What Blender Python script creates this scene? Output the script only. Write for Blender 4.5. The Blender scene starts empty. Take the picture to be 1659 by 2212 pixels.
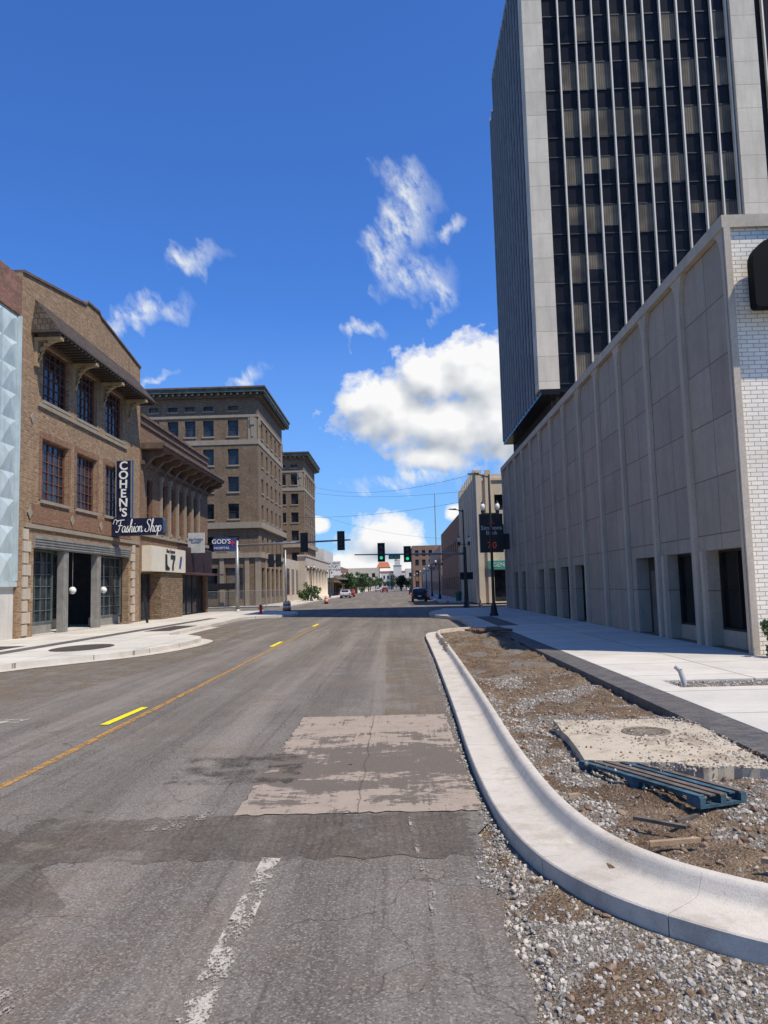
import bpy, bmesh, math, random
from mathutils import Vector, Matrix, noise
random.seed(7)
S=1.3
sc=bpy.context.scene
sc.view_settings.view_transform='Standard'
sc.view_settings.look='None'
sc.view_settings.exposure=0
COL=sc.collection
# ------------------------------------------------------------ node helpers
class NT:
    def __init__(s,nt): s.nt=nt; s.n=nt.nodes; s.l=nt.links
    def add(s,t,**k):
        n=s.n.new(t)
        for a,b in k.items(): setattr(n,a,b)
        return n
    def put(s,sock,v):
        if isinstance(v,bpy.types.NodeSocket): s.l.new(v,sock)
        elif v is not None: sock.default_value=v
    def math(s,op,a,b=None,c=None,clamp=False):
        n=s.add('ShaderNodeMath',operation=op); n.use_clamp=clamp
        s.put(n.inputs[0],a)
        if b is not None: s.put(n.inputs[1],b)
        if c is not None: s.put(n.inputs[2],c)
        return n.outputs[0]
    def vmath(s,op,a,b=None,c=None,out=0):
        n=s.add('ShaderNodeVectorMath',operation=op)
        s.put(n.inputs[0],a)
        if b is not None: s.put(n.inputs[1],b)
        if c is not None: s.put(n.inputs[2],c)
        return n.outputs[out]
    def mix(s,f,a,b,blend='MIX'):
        n=s.add('ShaderNodeMix',data_type='RGBA',blend_type=blend)
        s.put(n.inputs[0],f)
        s.put(n.inputs[6],c4(a)); s.put(n.inputs[7],c4(b))
        return n.outputs[2]
    def noise(s,v,scale,detail=4,rough=.55,dist=0):
        n=s.add('ShaderNodeTexNoise'); s.put(n.inputs['Vector'],v)
        n.inputs['Scale'].default_value=scale; n.inputs['Detail'].default_value=detail
        n.inputs['Roughness'].default_value=rough; n.inputs['Distortion'].default_value=dist
        return n.outputs['Fac']
    def ramp(s,v,a,b,lo=0.,hi=1.):
        n=s.add('ShaderNodeMapRange'); n.clamp=True
        s.put(n.inputs[0],v); n.inputs[1].default_value=a; n.inputs[2].default_value=b
        n.inputs[3].default_value=lo; n.inputs[4].default_value=hi
        return n.outputs[0]
    def comb(s,x,y,z=0.):
        n=s.add('ShaderNodeCombineXYZ'); s.put(n.inputs[0],x); s.put(n.inputs[1],y); s.put(n.inputs[2],z); return n.outputs[0]
    def sep(s,v):
        n=s.add('ShaderNodeSeparateXYZ'); s.put(n.inputs[0],v); return n.outputs
def c4(c):
    if isinstance(c,(tuple,list)): return (c[0],c[1],c[2],1)
    return c
def newmat(name):
    m=bpy.data.materials.new(name); m.use_nodes=True
    T=NT(m.node_tree); b=T.n['Principled BSDF']
    tc=T.add('ShaderNodeTexCoord')
    return m,T,b,tc.outputs['Object']
def bump(T,b,h,strength=.3,dist=.01):
    n=T.add('ShaderNodeBump'); n.inputs['Strength'].default_value=strength; n.inputs['Distance'].default_value=dist
    T.put(n.inputs['Height'],h); T.l.new(n.outputs[0],b.inputs['Normal'])
def M(name,col,rough=.7,metal=0,var=.25,scale=2.,fine=40.,bmp=.15,streak=0,spec=None,emit=None):
    m,T,b,co=newmat(name)
    big=T.noise(co,scale,4,.6)
    c=T.mix(T.ramp(big,.3,.7),tuple(x*(1-var) for x in col),tuple(min(1,x*(1+var)) for x in col))
    if bmp:
        f=T.noise(co,fine,2,.6)
        c=T.mix(T.ramp(f,.3,.7,0,.35),c,tuple(x*.6 for x in col)); bump(T,b,f,bmp,.01)
    if streak:
        x,y,z=T.sep(co)[:3]
        st=T.noise(T.comb(T.math('ADD',x,y),T.math('MULTIPLY',z,.12),0.),3.5,4,.6)
        c=T.mix(T.ramp(st,.45,.75,0,streak),c,tuple(x*.4 for x in col))
    T.put(b.inputs['Base Color'],c); b.inputs['Roughness'].default_value=rough; b.inputs['Metallic'].default_value=metal
    if spec is not None: b.inputs['Specular IOR Level'].default_value=spec
    return m
def brick(name,c1,c2,mortar,w=.3,h=.09,ms=.012,offset=.5,var=.3,rough=.85,stain=.35,bmp=.4,vs=.6,tone=1.):
    m,T,b,co=newmat(name)
    x,y,z=T.sep(co)[:3]
    v=T.comb(T.math('ADD',x,y),z,0.)
    n=T.add('ShaderNodeTexBrick',offset=offset); n.inputs['Scale'].default_value=1
    T.put(n.inputs['Vector'],v)
    n.inputs['Color1'].default_value=c4(c1); n.inputs['Color2'].default_value=c4(c2); n.inputs['Mortar'].default_value=c4(mortar)
    n.inputs['Brick Width'].default_value=w; n.inputs['Row Height'].default_value=h; n.inputs['Mortar Size'].default_value=ms
    n.inputs['Mortar Smooth'].default_value=.1; n.inputs['Bias'].default_value=0
    big=T.noise(co,vs,5,.7)
    c=T.mix(T.ramp(big,.35,.7,0,var),n.outputs[0],tuple(q*.45 for q in c1))
    st=T.noise(T.comb(T.math('ADD',x,y),T.math('MULTIPLY',z,.1),0.),2.2,4,.65)
    c=T.mix(T.ramp(st,.5,.75,0,stain),c,tuple(q*.35 for q in c1))
    cl=T.noise(T.comb(T.math('MULTIPLY',T.math('ADD',x,y),3.2),T.math('MULTIPLY',z,8.),0.),1.,3,.8)
    c=T.mix(T.ramp(cl,.42,.7,0,.55*tone),c,tuple(q*.4 for q in c2)); c=T.mix(T.ramp(cl,.45,.25,0,.4*tone),c,tuple(min(1,q*1.5) for q in c1))
    T.put(b.inputs['Base Color'],c); b.inputs['Roughness'].default_value=rough; b.inputs['Specular IOR Level'].default_value=.25
    hh=T.math('ADD',T.math('MULTIPLY',n.outputs[1],-1.),T.math('MULTIPLY',cl,.5))
    bump(T,b,hh,bmp,.015)
    return m
def glass(name,col=(.02,.025,.03),rough=.06,var=1.2,scale=.9,spec=.5):
    m,T,b,co=newmat(name)
    n=T.noise(co,scale,3,.6)
    T.put(b.inputs['Base Color'],T.mix(T.ramp(n,.35,.7),tuple(x*.5 for x in col),tuple(x*(1+var) for x in col)))
    b.inputs['Roughness'].default_value=rough; b.inputs['Specular IOR Level'].default_value=spec
    w=T.noise(co,1.3,2,.5); bump(T,b,w,.08,.05)
    return m
# ------------------------------------------------------------ mesh builder
class MB:
    def __init__(s): s.v=[]; s.f=[]; s.m=[]
    def poly(s,pts,mi=0):
        i=len(s.v); s.v+= [tuple(p) for p in pts]; s.f.append(tuple(range(i,i+len(pts)))); s.m.append(mi)
    def hexa(s,p,mi=0):
        i=len(s.v); s.v+=[tuple(q) for q in p]
        for f in ((3,2,1,0),(4,5,6,7),(0,1,5,4),(1,2,6,5),(2,3,7,6),(3,0,4,7)):
            s.f.append(tuple(i+k for k in f)); s.m.append(mi)
    def box(s,x0,x1,y0,y1,z0,z1,mi=0):
        s.hexa([(x0,y0,z0),(x1,y0,z0),(x1,y1,z0),(x0,y1,z0),(x0,y0,z1),(x1,y0,z1),(x1,y1,z1),(x0,y1,z1)],mi)
    def fbox(s,fr,a,b,z0,z1,n0,n1,mi=0):
        s.hexa([fr(a,z0,n0),fr(b,z0,n0),fr(b,z0,n1),fr(a,z0,n1),fr(a,z1,n0),fr(b,z1,n0),fr(b,z1,n1),fr(a,z1,n1)],mi)
    def tube(s,p0,p1,r0,r1,n=10,mi=0,cap=True):
        p0=Vector(p0);p1=Vector(p1);d=(p1-p0).normalized()
        a=d.orthogonal().normalized(); b=d.cross(a); i=len(s.v)
        for p,r in((p0,r0),(p1,r1)):
            for k in range(n):
                t=2*math.pi*k/n; s.v.append(tuple(p+(a*math.cos(t)+b*math.sin(t))*r))
        for k in range(n):
            s.f.append((i+k,i+(k+1)%n,i+n+(k+1)%n,i+n+k)); s.m.append(mi)
        if cap:
            s.f.append(tuple(i+k for k in range(n))[::-1]); s.m.append(mi)
            s.f.append(tuple(i+n+k for k in range(n))); s.m.append(mi)
    def lathe(s,c,prof,n=14,mi=0):
        i=len(s.v)
        for r,z in prof:
            for k in range(n):
                t=2*math.pi*k/n; s.v.append((c[0]+r*math.cos(t),c[1]+r*math.sin(t),c[2]+z))
        for j in range(len(prof)-1):
            for k in range(n):
                s.f.append((i+j*n+k,i+j*n+(k+1)%n,i+(j+1)*n+(k+1)%n,i+(j+1)*n+k)); s.m.append(mi)
    def prism(s,pts,off,mi=0):
        off=Vector(off); i=len(s.v); n=len(pts)
        s.v+=[tuple(p) for p in pts]; s.v+=[tuple(Vector(p)+off) for p in pts]
        s.f.append(tuple(range(i,i+n))); s.m.append(mi)
        s.f.append(tuple(range(i+2*n-1,i+n-1,-1))); s.m.append(mi)
        for k in range(n):
            s.f.append((i+k,i+n+k,i+n+(k+1)%n,i+(k+1)%n)); s.m.append(mi)
    def wall(s,fr,s0,s1,z0,z1,ops,depth,mi=0,rmi=None):
        rmi=mi if rmi is None else rmi
        ss=sorted(set([s0,s1]+[o[0] for o in ops]+[o[1] for o in ops])); zs=sorted(set([z0,z1]+[o[2] for o in ops]+[o[3] for o in ops]))
        for a,b in zip(ss,ss[1:]):
            for c,d in zip(zs,zs[1:]):
                m=((a+b)/2,(c+d)/2)
                if any(o[0]<m[0]<o[1] and o[2]<m[1]<o[3] for o in ops): continue
                s.poly([fr(a,c,0),fr(b,c,0),fr(b,d,0),fr(a,d,0)],mi)
        for a,b,c,d in [o[:4] for o in ops]:
            D=-depth
            s.poly([fr(a,c,0),fr(a,d,0),fr(a,d,D),fr(a,c,D)],rmi); s.poly([fr(b,c,0),fr(b,d,0),fr(b,d,D),fr(b,c,D)],rmi)
            s.poly([fr(a,c,0),fr(b,c,0),fr(b,c,D),fr(a,c,D)],rmi); s.poly([fr(a,d,0),fr(b,d,0),fr(b,d,D),fr(a,d,D)],rmi)
    def mesh(s,name,mats,org=(0,0,0),smooth=False):
        me=bpy.data.meshes.new(name)
        me.from_pydata([((v[0]-org[0])*S,(v[1]-org[1])*S,(v[2]-org[2])*S) for v in s.v],[],s.f)
        for m in mats: me.materials.append(m)
        me.polygons.foreach_set('material_index',s.m)
        bm=bmesh.new(); bm.from_mesh(me); bmesh.ops.recalc_face_normals(bm,faces=bm.faces); bm.to_mesh(me); bm.free()
        if smooth: me.polygons.foreach_set('use_smooth',[True]*len(me.polygons))
        me.update(); return me
def lst(m): return m if isinstance(m,(list,tuple)) else [m]
class Thing:
    def __init__(s,name,loc,label,cat,group=None):
        s.org=loc; o=bpy.data.objects.new(name,None); o.empty_display_size=.3
        o.location=Vector(loc)*S; COL.objects.link(o); s.o=o
        o['label']=label; o['category']=cat
        if group: o['group']=group
    def part(s,name,mb,mats,label=None,parent=None,smooth=False,kind=None):
        o=bpy.data.objects.new(name,mb.mesh(name,lst(mats),s.org,smooth)); COL.objects.link(o)
        o.parent=parent or s.o
        if label: o['label']=label
        if kind: o['kind']=kind
        return o
    def pbox(s,name,fr,a,b,z0,z1,n0,n1,mat,parent=None):
        mb=MB(); mb.fbox(fr,a,b,z0,z1,n0,n1); return s.part(name,mb,mat,parent=parent)
def solo(name,mb,mats,label=None,cat=None,kind=None,group=None,smooth=False,org=(0,0,0)):
    o=bpy.data.objects.new(name,mb.mesh(name,lst(mats),org,smooth)); o.location=Vector(org)*S; COL.objects.link(o)
    if label: o['label']=label
    if cat: o['category']=cat
    if kind: o['kind']=kind
    if group: o['group']=group
    return o
def copy_thing(t,loc,rz=0,scale=1):
    def rec(o,par):
        c=o.copy(); COL.objects.link(c)
        if par: c.parent=par
        for ch in o.children: rec(ch,c)
        return c
    c=rec(t.o,None); c.location=Vector(loc)*S; c.rotation_euler=(0,0,rz); c.scale=(scale,)*3
    return c
def text(t,txt,size,cen,face,mat,name='lettering',shear=0,parent=None,extr=.012,space=1.,line=1.,bold=0):
    cu=bpy.data.curves.new('t','FONT'); cu.body=txt; cu.size=size; cu.align_x='CENTER'; cu.align_y='CENTER'
    cu.extrude=extr; cu.shear=shear; cu.space_character=space; cu.space_line=line; cu.resolution_u=3; cu.offset=bold
    ob=bpy.data.objects.new('t',cu); COL.objects.link(ob)
    bpy.context.view_layer.update()
    me=bpy.data.meshes.new_from_object(ob.evaluated_get(bpy.context.evaluated_depsgraph_get()))
    bpy.data.objects.remove(ob); me.name=name
    for v in me.vertices:
        x,y,z=v.co
        if face=='S': p=Vector((x,-z,y))
        elif face=='E': p=Vector((z,x,y))
        else: p=Vector((-z,-x,y))
        v.co=(p+Vector(cen)-Vector(t.org))*S
    me.materials.clear(); me.materials.append(mat)
    o=bpy.data.objects.new(name,me); COL.objects.link(o); o.parent=parent or t.o
    return o
FE=lambda X:(lambda s,z,n:(X+n,s,z))
FW=lambda X:(lambda s,z,n:(X-n,s,z))
FS=lambda Y:(lambda s,z,n:(s,Y-n,z))
def window(t,fr,a,b,c,d,depth,nx,nz,fw,mats,sill=None,name='window'):
    mb=MB(); n0=-depth
    mb.poly([fr(a,c,n0+.01),fr(b,c,n0+.01),fr(b,d,n0+.01),fr(a,d,n0+.01)],1)
    mb.fbox(fr,a,a+fw,c,d,n0+.015,n0+.08); mb.fbox(fr,b-fw,b,c,d,n0+.015,n0+.08)
    mb.fbox(fr,a+fw,b-fw,c,c+fw,n0+.015,n0+.08); mb.fbox(fr,a+fw,b-fw,d-fw,d,n0+.015,n0+.08)
    g=fw*.45
    for i in range(1,nx):
        x=a+(b-a)*i/nx; mb.fbox(fr,x-g/2,x+g/2,c+fw,d-fw,n0+.015,n0+.055)
    for i in range(1,nz):
        z=c+(d-c)*i/nz; mb.fbox(fr,a+fw,b-fw,z-g/2,z+g/2,n0+.017,n0+.05)
    return t.part(name,mb,mats)
# ------------------------------------------------------------ materials
def asphalt_mat(name='asphalt',milled=0,dark=1.,amax=.85):
    m,T,b,co=newmat(name)
    x,y,z=T.sep(co)[:3]
    big=T.noise(co,.35,4,.6); mid=T.noise(co,2.2,5,.7)
    c=T.mix(T.ramp(big,.35,.68),(.145*dark,.125*dark,.103*dark),(.205*dark,.182*dark,.153*dark))
    c=T.mix(T.ramp(mid,.42,.7,0,.5),c,(.105*dark,.085*dark,.067*dark))
    lg=T.noise(T.comb(T.math('MULTIPLY',x,8.),T.math('MULTIPLY',y,.16),0.),1.,5,.78,.4)
    c=T.mix(T.ramp(lg,.5,.66,0,.6),c,(.08*dark,.067*dark,.054*dark))
    c=T.mix(T.ramp(lg,.42,.3,0,.4),c,(.28*dark,.25*dark,.205*dark))
    lg2=T.noise(T.comb(T.math('MULTIPLY',x,1.2),T.math('MULTIPLY',y,.05),4.),1.,4,.6)
    c=T.mix(T.ramp(lg2,.5,.64,0,.55),c,(.27*dark,.232*dark,.186*dark))
    c=T.mix(T.ramp(lg2,.46,.36,0,.4),c,(.09*dark,.077*dark,.064*dark))
    br=T.noise(co,.55,5,.7)
    c=T.mix(T.ramp(br,.5,.66,0,.5),c,(.19*dark,.145*dark,.1*dark))
    vo=T.add('ShaderNodeTexVoronoi'); T.put(vo.inputs['Vector'],co); vo.inputs['Scale'].default_value=85
    g=T.sep(vo.outputs['Color'])[0]
    c=T.mix(T.ramp(g,.72,1.,0,.42),c,(.42,.38,.32)); c=T.mix(T.ramp(g,.26,.0,0,.5),c,(.04,.034,.028))
    nn=T.add('ShaderNodeTexNoise'); T.put(nn.inputs['Vector'],co); nn.inputs['Scale'].default_value=2.5; nn.inputs['Detail'].default_value=5
    wob=T.vmath('MULTIPLY_ADD',nn.outputs['Color'],(.55,.55,0),co)
    ve=T.add('ShaderNodeTexVoronoi',feature='DISTANCE_TO_EDGE'); T.put(ve.inputs['Vector'],wob); ve.inputs['Scale'].default_value=1.1
    cr=T.math('MULTIPLY',T.ramp(ve.outputs['Distance'],.008,.0),T.ramp(big,.42,.52))
    c=T.mix(T.math('MULTIPLY',cr,.6),c,(.035,.03,.024))
    h=g
    if milled:
        ph=T.math('ADD',x,T.math('MULTIPLY',y,milled))
        w=T.math('SINE',T.math('MULTIPLY_ADD',ph,85.,T.math('MULTIPLY',mid,12.)))
        rr=T.math('MULTIPLY',T.ramp(w,-.2,1.),T.ramp(T.noise(co,1.9,5,.75),.42,.62))
        c=T.mix(T.math('MULTIPLY',rr,.6),c,(.055,.042,.03)); h=T.math('ADD',h,T.math('MULTIPLY',rr,-2.))
        ed=T.noise(co,1.5,5,.78); c=T.mix(.3,c,(.15,.115,.083))
        T.put(b.inputs['Alpha'],T.ramp(ed,.36,.6,0,amax))
    T.put(b.inputs['Base Color'],c); b.inputs['Roughness'].default_value=.92
    b.inputs['Specular IOR Level'].default_value=.15
    bump(T,b,h,.35,.006)
    return m
ASPH=asphalt_mat()
MILL=asphalt_mat('milled_asphalt',1.3,.95,.6); MILLX=asphalt_mat('milled_asphalt_strip',.04,.86,.9)
def concrete(name,col,joint=None,off=0.,stain=.3,fine=90,jw=.02,roty=False,grit=.35,soil=0.):
    m,T,b,co=newmat(name)
    big=T.noise(co,.7,5,.65); mid=T.noise(co,5,5,.75); f=T.noise(co,fine,2,.7)
    c=T.mix(T.ramp(big,.35,.7),tuple(x*.82 for x in col),col)
    c=T.mix(T.ramp(mid,.45,.75,0,stain),c,tuple(x*.6 for x in col))
    c=T.mix(T.ramp(f,.5,.75,0,grit),c,tuple(x*.5 for x in col))
    if soil:
        so=T.noise(co,2.3,6,.75); c=T.mix(T.ramp(so,.5,.62,0,soil),c,(.23,.165,.105))
    h=f
    if joint:
        n=T.add('ShaderNodeTexBrick',offset=0.)
        if roty:
            x,y,z=T.sep(co)[:3]; v=T.comb(T.math('ADD',x,y),z,0.)
        else: v=co
        T.put(n.inputs['Vector'],v); n.inputs['Scale'].default_value=1
        n.inputs['Brick Width'].default_value=joint[0]; n.inputs['Row Height'].default_value=joint[1]; n.inputs['Mortar Size'].default_value=jw; n.inputs['Mortar Smooth'].default_value=.2
        n.inputs['Color1'].default_value=(1,1,1,1); n.inputs['Color2'].default_value=(.84,.85,.86,1); n.inputs['Mortar'].default_value=(.4,.38,.35,1)
        c=T.mix(1.,c,n.outputs[0],'MULTIPLY'); h=T.math('SUBTRACT',T.math('MULTIPLY',f,.4),n.outputs[1])
    if roty:
        x,y,z=T.sep(co)[:3]
        st=T.noise(T.comb(T.math('ADD',x,y),T.math('MULTIPLY',z,.08),0.),2.6,4,.7)
        c=T.mix(T.ramp(st,.48,.75,0,.55),c,tuple(q*.5 for q in col))
        mo=T.noise(co,22,4,.8); c=T.mix(T.ramp(mo,.42,.62,0,.4),c,tuple(q*.5 for q in col))
    T.put(b.inputs['Base Color'],c); b.inputs['Roughness'].default_value=.85; b.inputs['Specular IOR Level'].default_value=.25
    bump(T,b,h,.4,.008)
    return m
WALK=concrete('pavement_concrete',(.68,.625,.53),(2.2,2.2),stain=.15,soil=.1)
KERB=concrete('kerb_concrete',(.62,.555,.455),None,stain=.4,grit=.5,soil=.3)
PANEL=concrete('precast_panel',(.49,.415,.325),(1.58,1.52),stain=.4,roty=True,jw=.018)
RIB=concrete('precast_rib',(.6,.51,.395),None,stain=.3,roty=True)
PIER=concrete('tower_concrete',(.76,.67,.53),(6.,1.5),stain=.15,roty=True,jw=.015,grit=.2)
STONE=concrete('limestone',(.38,.32,.24),None,stain=.4,roty=True)
CREAM=concrete('cream_stucco',(.62,.53,.41),None,stain=.3,roty=True)
CREAML=concrete('pale_cream_stucco',(.8,.67,.5),None,stain=.3,roty=True)
WHITEW=concrete('white_stucco',(.72,.68,.6),None,stain=.2,roty=True)
def paver_fix():
    m,T,b,co=newmat('dark_paver_flat')
    n=T.add('ShaderNodeTexBrick'); T.put(n.inputs['Vector'],co); n.inputs['Scale'].default_value=1
    n.inputs['Brick Width'].default_value=.2; n.inputs['Row Height'].default_value=.1; n.inputs['Mortar Size'].default_value=.006
    n.inputs['Color1'].default_value=(.065,.06,.058,1); n.inputs['Color2'].default_value=(.11,.102,.096,1); n.inputs['Mortar'].default_value=(.03,.03,.03,1)
    d=T.noise(co,3,5,.7); c=T.mix(T.ramp(d,.4,.75,0,.5),n.outputs[0],(.22,.18,.13))
    T.put(b.inputs['Base Color'],c); b.inputs['Roughness'].default_value=.8; bump(T,b,T.math('MULTIPLY',n.outputs[1],-1.),.5,.01)
    return m
PAVER=paver_fix()
BRK1=brick('tan_brick',(.42,.27,.15),(.26,.155,.085),(.38,.31,.22),.34,.125,.014,var=.35,stain=.4)
BRK1D=brick('red_brown_brick',(.32,.17,.095),(.24,.125,.07),(.25,.18,.13),.34,.125,.014)
BRK2=brick('brown_brick',(.29,.165,.09),(.19,.105,.06),(.25,.19,.14),.34,.12,.014)
BRK3=brick('dark_tan_brick',(.29,.2,.125),(.2,.135,.08),(.22,.18,.13),.36,.13,.014,var=.55,stain=.5)
BRKW=brick('cream_white_glazed_brick',(.9,.82,.68),(.78,.7,.57),(.36,.3,.22),.3,.108,.009,var=.06,stain=.05,bmp=.3,tone=.15)
BRKR=brick('weathered_red_parapet_brick',(.4,.19,.13),(.22,.115,.085),(.26,.2,.15),.5,.36,.03,var=.4)
BRKF=brick('far_brick',(.36,.2,.125),(.27,.15,.095),(.25,.2,.15),.36,.13,.012)
BRKP=brick('pink_tan_brick',(.52,.37,.27),(.43,.3,.21),(.4,.33,.27),.36,.13,.012)
SHING=brick('wood_shingle',(.14,.105,.08),(.065,.05,.04),(.02,.018,.016),.22,.3,.02,bmp=.8,var=.5)
GL=glass('window_glass',spec=.4); GLB=glass('blue_window_glass',(.02,.025,.032),.1,spec=.35); GLT=glass('tower_glass',(.012,.0115,.012),.1,.6,spec=.15)
SPAN=M('spandrel_glass',(.013,.012,.012),.25,0,.3,.8,10,0,spec=.15)
def curtain_mat():
    m,T,b,co=newmat('blind_behind_glass')
    x,y,z=T.sep(co)[:3]
    w=T.math('SINE',T.math('MULTIPLY',x,44.))
    c=T.mix(T.ramp(w,-1,1),(.11,.09,.06),(.2,.165,.11)); c=T.mix(T.ramp(T.noise(co,.45,2,.6),.4,.6,0,.8),c,(.05,.042,.03))
    T.put(b.inputs['Base Color'],c); b.inputs['Roughness'].default_value=.2; b.inputs['Specular IOR Level'].default_value=.2
    return m
CURT=curtain_mat()
ALU=M('anodised_aluminium',(.6,.57,.5),.5,.1,.1,1,20,0)
FIN=M('grey_fin',(.34,.33,.32),.5,.1,.15,1,20,0)
DKM=M('dark_metal',(.022,.022,.022),.5,.3,.3,3,30,0)
DKF=M('dark_facade_slat',(.035,.033,.032),.6,0,.3,2,30,0)
BLK=M('black_sign_face',(.012,.012,.013),.35,0,.2,2,30,0)
NAVY=M('navy_enamel',(.014,.018,.045),.25,0,.3,2,30,0)
NEON=M('cream_tube_lettering',(.8,.79,.74),.4,0,.05,2,30,0)
WHT=M('white_paint',(.75,.73,.68),.5,0,.1,2,30,0)
RUSTF=M('rust_brown_frame',(.15,.062,.038),.7,0,.4,3,30,0)
BLKF=M('dark_window_frame',(.05,.045,.04),.6,0,.3,3,30,0)
GRNC=M('verdigris_copper',(.085,.11,.088),.7,0,.6,1.5,20,.1,.4)
BRNC=M('brown_cornice',(.15,.095,.065),.75,0,.4,1.5,20,.1,.4)
TANT=M('tan_wood_bracket',(.4,.29,.16),.75,0,.3,2,20,.1,.2)
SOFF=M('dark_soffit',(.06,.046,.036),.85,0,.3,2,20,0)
GREY=M('grey_metal_trim',(.3,.285,.25),.55,.1,.25,2,20,.05,.3)
ROOFM=M('flat_roof',(.12,.115,.11),.9)
BLUEP=M('pale_grey_blue_enamel',(.48,.56,.55),.4,0,.15,1,20,0,.35)
GALV=M('galvanised_steel',(.34,.33,.31),.45,.5,.2,2,20,0)
ORNG=M('orange_plastic',(.8,.16,.03),.5,0,.1,2,20,0)
def emat(name,col,st):
    m,T,b,co=newmat(name); b.inputs['Base Color'].default_value=c4(col); b.inputs['Emission Color'].default_value=c4(col); b.inputs['Emission Strength'].default_value=st; return m
GREENL=emat('green_signal_lens',(.03,.7,.33),.9); REDL=emat('red_led',(.6,.06,.02),.12)
GLOBE=M('milk_glass',(.75,.73,.67),.25,0,.03,2,20,0)
TEAL=M('teal_sign',(.05,.32,.26),.5,0,.2,2,20,0)
SGRN=M('street_sign_green',(.01,.28,.12),.4,0,.1,2,20,0)
REDP=M('red_paint',(.55,.03,.03),.5,0,.1,2,20,0)
BLUM=M('blue_sign_paint',(.03,.06,.2),.4,0,.15,2,20,0)
def dirt_mat(name,a,bcol,grav=.5):
    m,T,b,co=newmat(name)
    big=T.noise(co,.8,5,.65); mid=T.noise(co,5,6,.75); f=T.noise(co,45,3,.75)
    c=T.mix(T.ramp(big,.42,.58),a,bcol); c=T.mix(T.ramp(mid,.42,.62,0,.7),c,tuple(x*.42 for x in a)); c=T.mix(T.ramp(f,.5,.72,0,.5),c,tuple(min(1,x*1.7) for x in bcol)); c=T.mix(T.ramp(f,.45,.25,0,.7),c,(.04,.028,.02))
    vo=T.add('ShaderNodeTexVoronoi'); T.put(vo.inputs['Vector'],co); vo.inputs['Scale'].default_value=42
    g=T.sep(vo.outputs['Color'])[0]
    c=T.mix(T.ramp(g,1-grav,1,0,.7),c,(.38,.34,.28))
    T.put(b.inputs['Base Color'],c); b.inputs['Roughness'].default_value=.95; b.inputs['Specular IOR Level'].default_value=.15
    bump(T,b,T.math('ADD',T.math('MULTIPLY',f,1.5),T.math('MULTIPLY',vo.outputs['Distance'],-1.)),1.,.03)
    return m
DIRT=dirt_mat('disturbed_earth',(.19,.125,.078),(.31,.22,.135),.12)
GRAVM=dirt_mat('gravel_ground',(.29,.245,.19),(.24,.19,.135),.5)
GRNDM=dirt_mat('far_ground',(.14,.14,.1),(.2,.19,.15),.2)
def stone_mat(name,a,b2):
    m,T,b,co=newmat(name)
    vo=T.noise(co,14,2,.5); c=T.mix(T.ramp(vo,.35,.65),a,b2)
    T.put(b.inputs['Base Color'],c); b.inputs['Roughness'].default_value=.9; return m
STN=stone_mat('crushed_stone',(.25,.225,.19),(.54,.48,.39)); CLOD=stone_mat('earth_clod',(.14,.085,.052),(.27,.185,.115))
def worn(name,col,base_thr,scale=9.,soft=.04,long=.25,mx=1.):
    m,T,b,co=newmat(name); b.inputs['Roughness'].default_value=.8; b.inputs['Specular IOR Level'].default_value=.2
    x,y,z=T.sep(co)[:3]
    n=T.noise(T.comb(x,T.math('MULTIPLY',y,long),0.),scale,5,.75); n2=T.noise(co,55,3,.75)
    v=T.math('ADD',T.math('MULTIPLY',n,.6),T.math('MULTIPLY',n2,.4))
    a=T.ramp(v,base_thr,base_thr+soft,0,mx)
    T.put(b.inputs['Base Color'],T.mix(T.ramp(T.noise(co,20,4),.35,.7,0,.6),col,tuple(q*.55 for q in col)))
    T.put(b.inputs['Alpha'],a); return m
WLINE=worn('worn_white_line',(.58,.52,.42),.495,6.,.05,.4,.85); OLINE=worn('worn_orange_line',(.5,.27,.08),.42,10,.09,.5,.9); YDASH=worn('fresh_yellow_line',(.85,.7,.02),.3)
FAINT=worn('faint_scrape',(.4,.34,.28),.53); DUST=worn('brown_road_dust',(.27,.195,.12),.46,1.2,.16,1.,.75); DARKP=worn('dark_seal_patch',(.075,.063,.05),.5,2.2,.05,2.,.6)
LITP=worn('pale_abrasion',(.31,.27,.21),.49,1.4,.12,.1,.5)
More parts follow.
